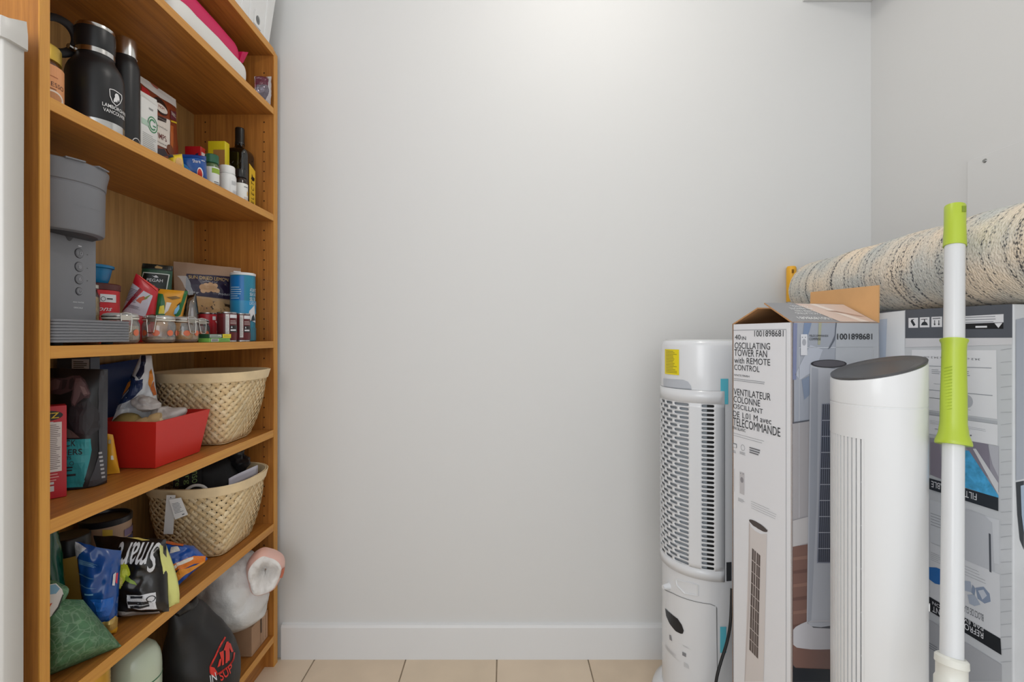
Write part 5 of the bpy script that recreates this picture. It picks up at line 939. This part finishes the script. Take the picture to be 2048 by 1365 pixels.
BP = M('#1b1a1c', .38, bump=.06, bscale=18)
t, s = small_pouch('dog_treat_pouch', 'black stand-up dog treat pouch with teal panel and a dark dog portrait', 'pouch', [(100, 737), (216, 739), (214, 975), (96, 975)], (-.84, .975, 0), (.38, -.925, 0), .062, BP, S5 + .001, seed=41, crumple=.004, gusset=True, back=.7)
pr = Print(t); dn = [M(c, .5) for c in ('#4a3538', '#2e2326', '#6e5557', '#8d7474')]
pr.px(s, [(98, 762), (104, 756), (130, 757), (146, 752), (160, 752), (170, 760), (176, 772), (182, 788), (178, 797), (168, 797), (156, 806), (150, 814), (144, 812), (142, 800), (146, 780), (140, 784), (122, 790), (98, 786)], dn[0]); pr.px(s, [(100, 764), (112, 758), (122, 762), (118, 778), (104, 782)], dn[2], 2); pr.px(s, [(152, 758), (162, 757), (172, 770), (180, 788), (170, 794), (162, 784), (158, 796), (150, 812), (145, 806), (148, 784)], dn[2], 2); pr.px(s, [(160, 772), (170, 776), (176, 788), (168, 790)], dn[3], 3); pr.px(s, [(140, 760), (146, 756), (150, 764), (144, 780), (138, 778)], dn[1], 2); pr.px(s, [(126, 760), (136, 760), (132, 776), (124, 780)], dn[1], 2)
pr.px(s, [(140, 815), (176, 800), (198, 822), (200, 858), (180, 872), (150, 865), (136, 840)], M('#262226', .5)); pr.px(s, [(130, 855), (144, 862), (160, 876), (128, 877)], M('#54423e', .5), 1)
tl_ = M('#2a9298', .4); pr.px(s, [(98, 877), (181, 878), (183, 900), (178, 925), (172, 950), (166, 974), (98, 974)], tl_, 2); pr.pxt(s, '^DUCK', 110, 881, 152, 893, ink, 3); pr.pxt(s, '^TENDERS', 98, 897, 165, 909, ink, 3); pr.pxt(s, '^TREATS', 114, 914, 143, 919.5, ink, 3); u, v = s.uv(144, 927); pr.ring(s, u, v, .035, .017, .75, ink, 3); pr.pxl(s, 125, 933, 153, 943, 2, ink, 3, .5); pr.pxl(s, 124, 949, 161, 952, 1, ink, 3, .7); pr.px(s, [(98, 960), (170, 961), (168, 968), (98, 968)], M('#2b8f93', .4), 3); pr.pxl(s, 121, 961, 127, 966, 1, ink, 4, .8)
pr.px(s, [(200, 742), (215, 742), (213, 960), (190, 972), (176, 973), (188, 940), (198, 905)], M('#3d3d42', .4), 1)
for i in range(7): pr.px(s, [(196 + i, 905 + i * 8), (203 + i, 904 + i * 8), (203 + i, 908 + i * 8), (196 + i, 909 + i * 8)], M('#a9a9ab', .5), 2)
pr.build()
t = thing('grey_label_box', 'dark box with a white label standing behind the dog treats', 'box', (-.96, 1.06, S5)); G().box(-1.0, -.925, 1.06, 1.085, S5, S5 + .256, M('#4a5260', .4), .001).build('carton_body', t, smooth=False)
q = quad(V(-1.0, 1.06, S5), V(-.925, 1.06, S5), V(-.925, 1.06, S5 + .256), V(-1.0, 1.06, S5 + .256)); pr = Print(t); pr.rect(q, .45, .97, .7, .985, wh); pr.lines(q, .5, .93, .72, .97, 16, M('#3c4048', .5), 2, .45); pr.build('label_print')
t, s = small_pouch('blue_bag', 'plain dark blue flat bag standing at the back of the fifth shelf', 'bag', [(150, 738), (286, 717), (280, 860), (150, 890)], (-.988, 1.19, 0), (1, 0, 0), .022, M('#17356b', .4), S5 + .001, seed=43, crumple=.002)
t, s = small_pouch('yellow_packet', 'small bright yellow packet between dog treats and red tray', 'packet', [(212, 868), (226, 870), (240, 932), (211, 956)], (-.86, 1.045, 0), (.55, -.83, 0), .014, M('#e3a62c', .3), S5 + .001, seed=45, crumple=.006)
pr = Print(t); pr.px(s, [(217, 880), (222, 880), (222, 888), (217, 888)], M('#b9a98a', .4)); pr.px(s, [(222, 912), (226, 912), (227, 920), (222, 920)], M('#e8e2d6', .4)); pr.build()
t = thing('red_tray', 'red flared cardboard gift tray with root vegetables on the fifth shelf', 'tray', (-.86, 1.17, S5)); RD = M('#cf2a22', .42, bump=.02, bscale=60)
zb_, zt2 = S5 + .0008, S5 + .111; bot = [V(-.918, 1.092, zb_), V(-.801, 1.088, zb_), V(-.801, 1.246, zb_), V(-.918, 1.246, zb_)]; topq = [V(-.936, 1.072, zt2), V(-.780, 1.062, zt2), V(-.780, 1.256, zt2), V(-.936, 1.256, zt2)]
for i in range(4):
    j = (i + 1) % 4; p = [bot[i], bot[j], topq[j], topq[i]]; n = (p[1] - p[0]).cross(p[3] - p[0]).normalized(); G().prism(p, -n * .0022, RD).build('side', t, smooth=False)
G().prism(bot, V(0, 0, .002), RD).build('base', t, smooth=False)
def lump(name, label, cat, c, r, col, amp=.004, seed=0, group=None, mat=None, sx=1, sy=1, sz=1, ang_=0):
    c = Vector(c); t = thing(name, label, cat, c, group); k = 9
    blob(t, 'skin', [(c.z + r * sz * math.sin(-math.pi / 2 + math.pi * i / k), c.x, c.y, r * sx * math.cos(-math.pi / 2 + math.pi * i / k), r * sy * math.cos(-math.pi / 2 + math.pi * i / k)) for i in range(k + 1)], mat or M(col, .7, bump=.3, bscale=60, var=.15, vscale=40), n=28, m=22, amp=amp, freq=25, seed=seed); return t
PT = 'potatoes in the red tray'
for i, (x, y, z) in enumerate(((-.88, 1.13, .805), (-.835, 1.135, .805), (-.88, 1.195, .805), (-.832, 1.20, .805))): lump('potato', ('brown potato low in the tray, under the greenish one', 'brown potato low in the tray near its front corner', 'brown potato low in the tray, under the cat bag', 'brown potato low in the tray at its far side')[i], 'potato', (x, y, z), .028, '#a98555', .003, 50 + i, PT)
lump('potato', 'large greenish potato on top at the left of the red tray', 'potato', (-.889, 1.118, .866), .030, '#94804a', .004, 61, PT, sx=1.1, sy=1.0)
t = thing('ginger_root', 'pale cut root lying across the top of the red tray', 'root', (-.84, 1.105, .872)); a1_, a2_ = V(-.862, 1.098, .862), V(-.812, 1.122, .880); g = G()
g.tube([lerp(a1_, a2_, i / 8) + V(0, 0, .003 * noise.noise(V(i * .7, 1, 2))) for i in range(9)], [.006, .0135, .016, .0165, .016, .0165, .0175, .018, .017], 20, M('#c7a877', .7, bump=.4, bscale=50, var=.12, vscale=40)); g.build('skin', t); d = (a2_ - a1_).normalized(); G().tube([a2_ - d * .001, a2_ + d * .0008], [.0165, .016], 20, M('#ecd9b0', .6)).build('cut_end', t)
ClearP = M('#cfc8c4', .3, alpha=.75, bump=.3, bscale=25)
t = thing('produce_bag', 'frosted plastic produce bag bulging over the red tray', 'bag', (-.83, 1.16, .85))
blob(t, 'bag', [(.84, -.825, 1.165, .012, .012), (.85, -.825, 1.165, .028, .03), (.875, -.824, 1.165, .034, .040), (.895, -.826, 1.16, .027, .034), (.905, -.83, 1.155, .008, .012)], ClearP, n=36, m=22, amp=.016, freq=34, seed=71)
t = thing('knotted_bag', 'knotted frosted plastic bag end above the greenish potato', 'bag', (-.865, 1.135, .88))
blob(t, 'bag', [(.895, -.862, 1.140, .008, .008), (.902, -.858, 1.138, .021, .02), (.918, -.862, 1.135, .022, .021), (.930, -.866, 1.132, .013, .014), (.936, -.867, 1.13, .004, .005)], ClearP, n=36, m=22, amp=.014, freq=44, seed=73)
t, s = small_pouch('cat_snack_bag', 'open white blue and orange cat snack bag in the red tray', 'bag', [(281, 711), (303, 712), (322, 846), (222, 846)], (-.88, 1.17, .9), (.75, -.66, .12), .045, M('#dfe2e6', .3), S5 + .03, seed=75, crumple=.013, freq=32, zb=None)
pr = Print(t); nv = M('#1c2440', .35); og2 = M('#e08a2c', .4); pr.px(s, [(283, 712), (291, 712), (288, 745), (278, 760), (272, 752), (280, 735)], nv); pr.px(s, [(262, 752), (272, 762), (286, 758), (284, 778), (262, 800), (228, 806), (226, 796), (258, 782)], M('#25365f', .35)); pr.px(s, [(243, 792), (244, 780), (251, 768), (249, 764), (256, 766), (264, 760), (262, 772), (256, 782)], og2, 2); pr.px(s, [(298, 745), (303, 738), (306, 760), (300, 778), (296, 765)], og2, 2); pr.px(s, [(300, 778), (307, 762), (312, 790), (306, 792)], M('#c8682a', .4), 2); outline(s, [(243, 792), (244, 780), (251, 768), (248, 763), (256, 766), (264, 760), (262, 772), (256, 782)], .7, nv, 3); pr.px(s, [(262, 747), (266, 753), (272, 757), (270, 759), (263, 755)], nv, 3); pr.px(s, [(224, 806), (262, 802), (286, 800), (300, 812), (230, 820)], M('#c9ccd2', .3), 2); pr.build()
# ---------------------------------------------------------------- sixth shelf
c = V(-.885, cylY(-.885, .031, 136), S6); t = thing('green_foil_pack', 'glossy dark green upright pack at the left end of the sixth shelf', 'pack', c)
blob(t, 'foil', [(S6 + .0015, c.x, c.y, .026, .024), (S6 + .006, c.x, c.y, .031, .030), (S6 + .08, c.x, c.y, .031, .030), (S6 + .14, c.x - .002, c.y, .029, .028), (S6 + .20, c.x - .006, c.y, .026, .026), (S6 + .235, c.x - .008, c.y, .024, .018), (S6 + .245, c.x - .008, c.y, .020, .006)], M('#0e4a33', .14, bump=.35, bscale=22, coat=.5), amp=.003, freq=40, seed=81)
c = V(-.945, cylY(-.945, .035, 182), S6); t = thing('black_lid_tin', 'dark canister with black lid behind the green pack', 'canister', c)
G().lathe(c, [(.033, 0), (.034, .002), (.034, .145)], 40, M('#b9963f', .4)).build('body', t); G().lathe(c, [(.0345, .14), (.0355, .141), (.0355, .175), (.033, .178), (.028, .177)], 40, M('#17171a', .35)).build('lid', t)
c = V(-.955, cylY(-.955, .05, 265), S6); t = thing('snack_canister', 'wide tan canister with black rim behind the chip bags', 'canister', c)
G().lathe(c, [(.048, 0), (.049, .002), (.049, .172)], 48, M('#b99a80', .5, var=.06, vscale=20)).build('body', t); G().lathe(c, [(.0495, .165), (.0508, .1655), (.0508, .178), (.049, .180), (.046, .1795), (.045, .174), (.01, .173)], 48, M('#1d1c22', .3)).build('lid', t)
Sv = cyl(c, [(.0493, .004), (.0493, .164)], -110, 60, 30); pr = Print(t); pr.rect(Sv, .60, 1, .55, .78, M('#37365e', .4)); pr.rect(Sv, .60, 1, .80, .9, M('#7d6a8a', .4)); pr.px(Sv, [(205, 1060), (225, 1060), (225, 1075), (205, 1075)], M('#d9b64a', .4)); pr.build('label_print')
t = thing('green_sack', 'green mesh sack slumped at the front left of the sixth shelf', 'sack', (-.84, .86, S6)); GM_ = M('#4a7350', .55, bump=.6, bscale=90, var=.25, vscale=60)
m = GM_; nt = m.node_tree; bs = nt.nodes['Principled BSDF']; src = bs.inputs['Base Color'].links[0].from_socket
tc = nt.nodes.new('ShaderNodeTexCoord'); nz = nt.nodes.new('ShaderNodeTexNoise'); nz.inputs['Scale'].default_value = 25; vo = nt.nodes.new('ShaderNodeTexVoronoi'); vo.feature = 'DISTANCE_TO_EDGE'; vo.inputs['Scale'].default_value = 75
mv = nt.nodes.new('ShaderNodeMix'); mv.data_type = 'VECTOR'; mv.inputs[0].default_value = .04; cr_ = nt.nodes.new('ShaderNodeValToRGB'); cr_.color_ramp.elements[0].position = .0; cr_.color_ramp.elements[0].color = (.32, .32, .32, 1); cr_.color_ramp.elements[1].position = .10; cr_.color_ramp.elements[1].color = (0, 0, 0, 1)
mc = nt.nodes.new('ShaderNodeMix'); mc.data_type = 'RGBA'; mc.inputs[7].default_value = lin('#9db59a')
L = nt.links.new; L(tc.outputs['Object'], nz.inputs['Vector']); L(tc.outputs['Object'], mv.inputs[4]); L(nz.outputs['Color'], mv.inputs[5]); L(mv.outputs[1], vo.inputs['Vector']); L(vo.outputs['Distance'], cr_.inputs['Fac']); L(cr_.outputs['Color'], mc.inputs[0]); L(src, mc.inputs[6]); L(mc.outputs[2], bs.inputs['Base Color'])
Ps = V(-.80, .87, S6); ns = V(.8, -.6, .22).normalized(); qs = [onp(x, y, Ps, ns) for x, y in ((58, 1196), (166, 1200), (243, 1302), (60, 1362))]
pouch(t, 'mesh', qs, .10, GM_, nu=30, nv=26, crumple=.010, freq=17, seed=83, zb=S6 + .001, pw=2.6)
blob(t, 'gathered_top', [(S6 + .110, -.835, .868, .006, .006), (S6 + .118, -.832, .868, .022, .016), (S6 + .140, -.830, .870, .026, .018), (S6 + .156, -.838, .868, .018, .014), (S6 + .162, -.842, .866, .004, .004)], GM_, n=26, m=14, amp=.003, freq=30, seed=84)
q = [(95, 1171), (112, 1168), (124, 1180), (127, 1190), (118, 1216), (104, 1232), (94, 1240)]
P0, n0 = V(-.836, .815, 0), V(.62, -.78, 0).normalized(); pts = [onp(x, y, P0, n0) for x, y in q]; G().prism(pts[::-1], -n0 * .0015, M('#e3e2df', .45)).build('paper_label', t, smooth=False, label='white, blue and red paper label')
q = [(95, 1240), (100, 1262), (104, 1284), (95, 1300)]; pts = [onp(x, y, P0, n0) for x, y in q]; G().prism(pts[::-1], -n0 * .0015, M('#dfe0e0', .45)).build('paper_label', t, smooth=False)
O = onp(95, 1250, P0, n0); uu = V(-n0.y, n0.x, 0); S_l = quad(O - uu * .002, O + uu * .05, O + uu * .05 + V(0, 0, .09), O - uu * .002 + V(0, 0, .09)); pr = Print(t); bl_ = M('#7fb0cc', .45); pr.px(S_l, [(95, 1172), (111, 1169), (120, 1178), (112, 1188), (96, 1190)], bl_); pr.px(S_l, [(96, 1210), (105, 1206), (98, 1218)], M('#c8563a', .45)); pr.px(S_l, [(126, 1188), (127, 1191), (118, 1217), (104, 1233), (104, 1231), (116, 1214)], M('#2c3a34', .5)); pr.build('label_print')
BLU = M('#164a93', .2, coat=.3)
t, s = small_pouch('frozen_food_bag', 'crinkled royal blue food bag with a yellow bottom edge', 'bag', [(150, 1084), (243, 1102), (233, 1274), (172, 1250)], (-.825, .955, 0), (.62, -.78, .08), .05, BLU, S6 + .001, seed=91, crumple=.010, freq=30, nu=26, nv=26)
pr = Print(t); yb = M('#d9a52e', .25); pr.px(s, [(201, 1246), (216, 1243), (230, 1232), (237, 1236), (234, 1262), (222, 1268), (216, 1272)], M('#c9a860', .2, .3)); pr.px(s, [(216, 1262), (236, 1254), (234, 1268), (222, 1276)], yb, 2)
pr.pxl(s, 158, 1118, 198, 1140, 6, M('#7fb0cf', .4), 2, .35); pr.pxl(s, 157, 1144, 196, 1160, 4, M('#7fb0cf', .4), 2, .35); pr.pxl(s, 160, 1166, 192, 1178, 3, M('#7fb0cf', .4), 2, .35); pr.pxl(s, 170, 1186, 192, 1192, 1, M('#7fb0cf', .4), 2, .6); pr.px(s, [(225, 1150), (231, 1145), (228, 1172), (223, 1172)], wh, 2); pr.px(s, [(231, 1148), (235, 1146), (233, 1168), (230, 1166)], M('#d0344a', .3), 2); pr.px(s, [(150, 1084), (172, 1098), (160, 1108), (150, 1120)], M('#bfc3cc', .3), 2); pr.px(s, [(180, 1200), (226, 1194), (226, 1212), (215, 1240), (200, 1240), (192, 1216)], M('#1f62b8', .2), 1); pr.build()
CB = M('#1a1716', .28, coat=.3)
t, s = small_pouch('popcorn_bag', 'black popcorn bag with upside-down white script and pale yellow side', 'bag', [(186, 1072), (332, 1080), (338, 1234), (228, 1228)], (-.82, 1.03, 0), (.25, -.95, .16), .07, CB, S6 + .001, seed=95, crumple=.011, freq=28, nu=30, nv=26)
pr = Print(t); pr.pxt(s, '~Smart', 238, 1084, 322, 1140, wh, 3, 180)
yg = M('#dfe089', .4); pr.px(s, [(244, 1124), (256, 1130), (262, 1150), (252, 1160), (242, 1178), (234, 1176), (236, 1150)], M('#c6cf3a', .4), 2); pr.px(s, [(252, 1150), (268, 1162), (274, 1172), (262, 1168), (250, 1160)], M('#7f9a2e', .4), 3); pr.px(s, [(236, 1150), (244, 1156), (246, 1172), (234, 1178)], M('#d9cf6a', .5, bump=.6, bscale=150), 3)
pr.px(s, [(254, 1190), (311, 1185), (314, 1218), (257, 1216)], wh, 2); pr.px(s, [(256, 1203), (296, 1202), (298, 1208), (257, 1209)], ink, 3); pr.px(s, [(262, 1193), (286, 1192), (286, 1197), (262, 1198)], ink, 3); u, v = s.uv(302, 1198); pr.ring(s, u, v, .06, .045, .75, ink, 3); pr.pxl(s, 260, 1210, 300, 1215, 1, ink, 3, .5); pr.px(s, [(236, 1222), (318, 1222), (322, 1233), (232, 1230)], M('#9c9a98', .3), 2)
pr.px(s, [(252, 1068), (266, 1062), (276, 1072), (300, 1082), (284, 1083), (262, 1078)], M('#d9c46a', .4), 2); pr.build()
P = []
for i in range(11):
    v = i / 10; y = 1090 + 146 * v; xl = 322 + 4 * math.sin(v * 3); xr = 330 + 30 * math.sin(min(1, v * 1.15) * math.pi * .62) - (12 if v > .95 else 0); col = []
    for k in range(7):
        f = k / 6; p = at(lerp(xl, xr, f), y + 3 * math.sin(f * 5 + v * 9), 1.050 + .028 * f + .004 * noise.noise(V(v * 6, f * 4, 3))); p += V(0, -1, 0) * (.006 * noise.noise(p * 60)); p.z = max(p.z, S6 + .002); col.append(p)
    P.append(col)
o = G().grid(P, yg).build('yellow_side', t, merge='open', ang=60); mo = o.modifiers.new('thick', 'SOLIDIFY'); mo.thickness = .002
t, s = small_pouch('chip_bag', 'blue and orange chip bag lying against the lower basket', 'bag', [(290, 1078), (388, 1092), (416, 1118), (330, 1196)], (-.80, 1.16, S6 + .03), (.55, -.7, .55), .045, M('#1550a6', .22, coat=.3), S6 + .001, seed=97, crumple=.009, freq=34, zb=None, zmin=S6 + .0015, nu=26, nv=22)
for o in t.children:
    pass
pr = Print(t); orr = M('#e07a22', .3); pr.px(s, [(292, 1080), (306, 1078), (310, 1086), (298, 1090)], orr); pr.px(s, [(312, 1084), (338, 1078), (346, 1078), (352, 1088), (368, 1090), (366, 1094), (346, 1092), (330, 1088)], M('#c8622a', .3), 2); pr.px(s, [(342, 1096), (355, 1094), (360, 1102), (340, 1108)], M('#d9d6d0', .35), 2); pr.px(s, [(326, 1134), (350, 1128), (388, 1112), (412, 1112), (410, 1124), (388, 1128), (352, 1146), (330, 1150)], orr, 1); pr.px(s, [(332, 1132), (344, 1136), (352, 1130), (354, 1136), (338, 1146)], M('#e8e2d6', .3), 2); pr.px(s, [(352, 1128), (386, 1114), (386, 1120), (354, 1134)], M('#e8e2d6', .3), 2); pr.px(s, [(360, 1140), (408, 1122), (412, 1128), (370, 1150), (345, 1172), (334, 1160)], M('#eb9a35', .3), 2); pr.px(s, [(330, 1150), (360, 1138), (350, 1150), (334, 1158)], M('#20203a', .3), 2); pr.build()
# ---------------------------------------------------------------- bottom shelf
c = V(-.83, cylY(-.83, .05, 325), S7); t = thing('wrapped_jug', 'pale green round-shouldered jug in clear wrap on the bottom shelf', 'jug', c)
G().lathe(c, [(.046, 0), (.049, .003), (.05, .01), (.05, .225), (.049, .24), (.046, .255), (.039, .270), (.028, .280), (.012, .284), (.001, .2845)], 48, M('#c3cfb9', .22, coat=.4, bump=.15, bscale=14)).build('body', t); G().lathe(c, [(.0503, .205), (.0506, .2065), (.0503, .208)], 48, M('#2f6b4a', .4)).build('green_band', t)
c = V(-.80, .927, S7); t = thing('gold_cap_bottle', 'bottle with a ribbed gold cap under the sixth shelf front', 'bottle', c)
G().lathe(c, [(.028, 0), (.03, .003), (.03, .24), (.026, .262), (.022, .27)], 40, M('#8a6a3a', .2)).build('body', t); G().lathe(c, [(.0225, .27), (.0235, .272), (.0235, .277), (.0225, .278)] + [(.0232 + .0004 * (i % 2), .28 + .004 * i) for i in range(10)] + [(.021, .322), (.005, .322)], 40, M('#d2a445', .3, .7)).build('cap', t)
t = thing('cardboard_box', 'closed brown cardboard box at the far end of the bottom shelf', 'box', (-.86, 1.49, S7)); CBX = M('#b08d70', .75, var=.05, vscale=25)
G().box(-.955, -.768, 1.441, 1.538, S7, S7 + .088, CBX, .0012).build('carton_body', t, smooth=False)
q = quad(V(-.768, 1.441, S7), V(-.768, 1.538, S7), V(-.768, 1.538, S7 + .088), V(-.768, 1.441, S7 + .088)); pr = Print(t); pr.rect(q, .50, .515, 0, 1, M('#8a6a50', .7)); pr.rect(q, .53, .58, .45, 1, M('#2a221c', .6), 2); pr.rect(q, .6, .97, .05, .95, M('#c09d80', .7)); pr.lines(q, .64, .7, .1, .9, 18, M('#6d5340', .6), 2, .4); pr.lines(q, .8, .86, .1, .9, 18, M('#6d5340', .6), 2, .4); pr.build()
DB = M('#1f1e1f', .5, bump=.25, bscale=16)
t = thing('dry_bag', 'black roll-top dry bag with a red drop emblem on the bottom shelf', 'bag', (-.79, 1.24, S7))
Sd, _ = blob(t, 'bag', [(S7 + .001, -.795, 1.245, .07, .075), (S7 + .012, -.795, 1.245, .082, .085), (S7 + .10, -.797, 1.245, .083, .088), (S7 + .16, -.80, 1.240, .072, .080), (S7 + .20, -.803, 1.230, .056, .072), (S7 + .235, -.806, 1.218, .040, .064), (S7 + .262, -.808, 1.21, .030, .058), (S7 + .285, -.810, 1.20, .022, .045), (S7 + .300, -.811, 1.195, .016, .034), (S7 + .303, -.811, 1.195, .004, .01)], DB, n=56, m=40, amp=.008, freq=14, seed=101, p=2.3, t0=math.pi)
rolled = []
for k in range(9): rolled.append(V(-.803, 1.160 + .07 * k / 8, S7 + .292 + .006 * math.sin(k * .9)))
G().tube(rolled, [.008, .014, .016, .015, .014, .015, .016, .014, .008], 14, M('#1b1a1a', .4, bump=.3, bscale=30)).build('rolled_top', t)
pr = Print(t); rd = M('#d8392f', .45); outl = [(450, 1275), (438, 1296), (428, 1318), (420, 1334), (420, 1346), (426, 1353), (440, 1346), (456, 1334), (466, 1320), (468, 1306)]
for a_, b2_ in zip(outl, outl[1:]): outline(Sd, [a_, b2_], 1.6, rd)
pr.px(Sd, [(420, 1334), (428, 1336), (434, 1346), (426, 1354), (420, 1347)], rd, 2)
pr.px(Sd, [(434, 1336), (438, 1320), (441, 1318), (438, 1306), (446, 1302), (447, 1330), (443, 1332), (443, 1316), (440, 1332)], rd, 2); pr.px(Sd, [(446, 1302), (452, 1285), (456, 1284), (454, 1326), (450, 1328), (450, 1302)], rd, 2); pr.px(Sd, [(454, 1286), (460, 1288), (466, 1304), (462, 1306), (458, 1296), (458, 1322), (454, 1324)], rd, 2)
u0, v0 = Sd.uv(438, 1352); u1, v1 = Sd.uv(464, 1338); vm = (v0 + v1) / 2; pr.text(Sd, '^SUP', min(u0, u1), max(u0, u1), vm - .018, vm + .018, rd, 2); u0, v0 = Sd.uv(420, 1360); u1, v1 = Sd.uv(433, 1358); pr.text(Sd, '^IN', min(u0, u1), max(u0, u1), v0 - .018, v0 + .018, wh, 2); pr.build()
t = thing('garbage_bag', 'full white plastic bag with a pink drawstring collar over the cardboard box', 'bag', (-.83, 1.42, S7 + .09)); GB = M('#dcdbd9', .3, bump=1.0, bscale=48, alpha=.93)
bz = S7 + .0885
blob(t, 'bag', [(bz, -.855, 1.462, .04, .03), (bz + .006, -.85, 1.452, .075, .058), (bz + .04, -.838, 1.435, .105, .085), (bz + .09, -.832, 1.428, .115, .092), (bz + .14, -.835, 1.43, .110, .088), (bz + .19, -.84, 1.435, .09, .075), (bz + .22, -.845, 1.44, .06, .055), (bz + .236, -.85, 1.445, .012, .012)], GB, n=72, m=48, amp=.013, freq=17, seed=111, p=2.3)
PKB = M('#f0c0b3', .4, bump=.3, bscale=20); ctr = at(529, 1150, 1.395); nrm = V(.40, -.9, .10).normalized(); ex = V(.85, .45, 0).normalized(); ez = nrm.cross(ex) * -1
if ez.z < 0: ez = -ez
def collar(r, d, a, wob=.006): 
    k = 1 + .05 * math.sin(a * 3 + 1) + .03 * math.sin(a * 5); return ctr + ex * (r * .66 * k * math.cos(a)) + ez * (r * .80 * k * math.sin(a)) + nrm * (d + wob * noise.noise(V(math.cos(a) * 2, math.sin(a) * 2, r * 40)))
na = 48; P = [[collar(r, d, 2 * math.pi * i / na, .010) for r, d in ((.078, -.055), (.078, -.03), (.073, -.008), (.065, .004))] for i in range(na)]
G().grid(P, PKB, wrap=True).build('pink_collar', t, merge='weld', ang=70)
P = [[collar(r, d, 2 * math.pi * i / na, .010) for r, d in ((.065, .004), (.057, .008), (.047, .006), (.036, .0), (.026, -.014), (.016, -.034), (.004, -.040))] for i in range(na)]
G().grid(P, M('#e2deda', .35, bump=1, bscale=60), wrap=True).build('gathered_mouth', t, merge='weld', ang=70)
G().prism([collar(.078, -.004, a) for a in (-.35, -.1, .15)] + [collar(.066, .008, a) for a in (.12, -.12, -.3)], nrm * .002, M('#cf6a43', .4)).build('orange_mark', t, smooth=False)
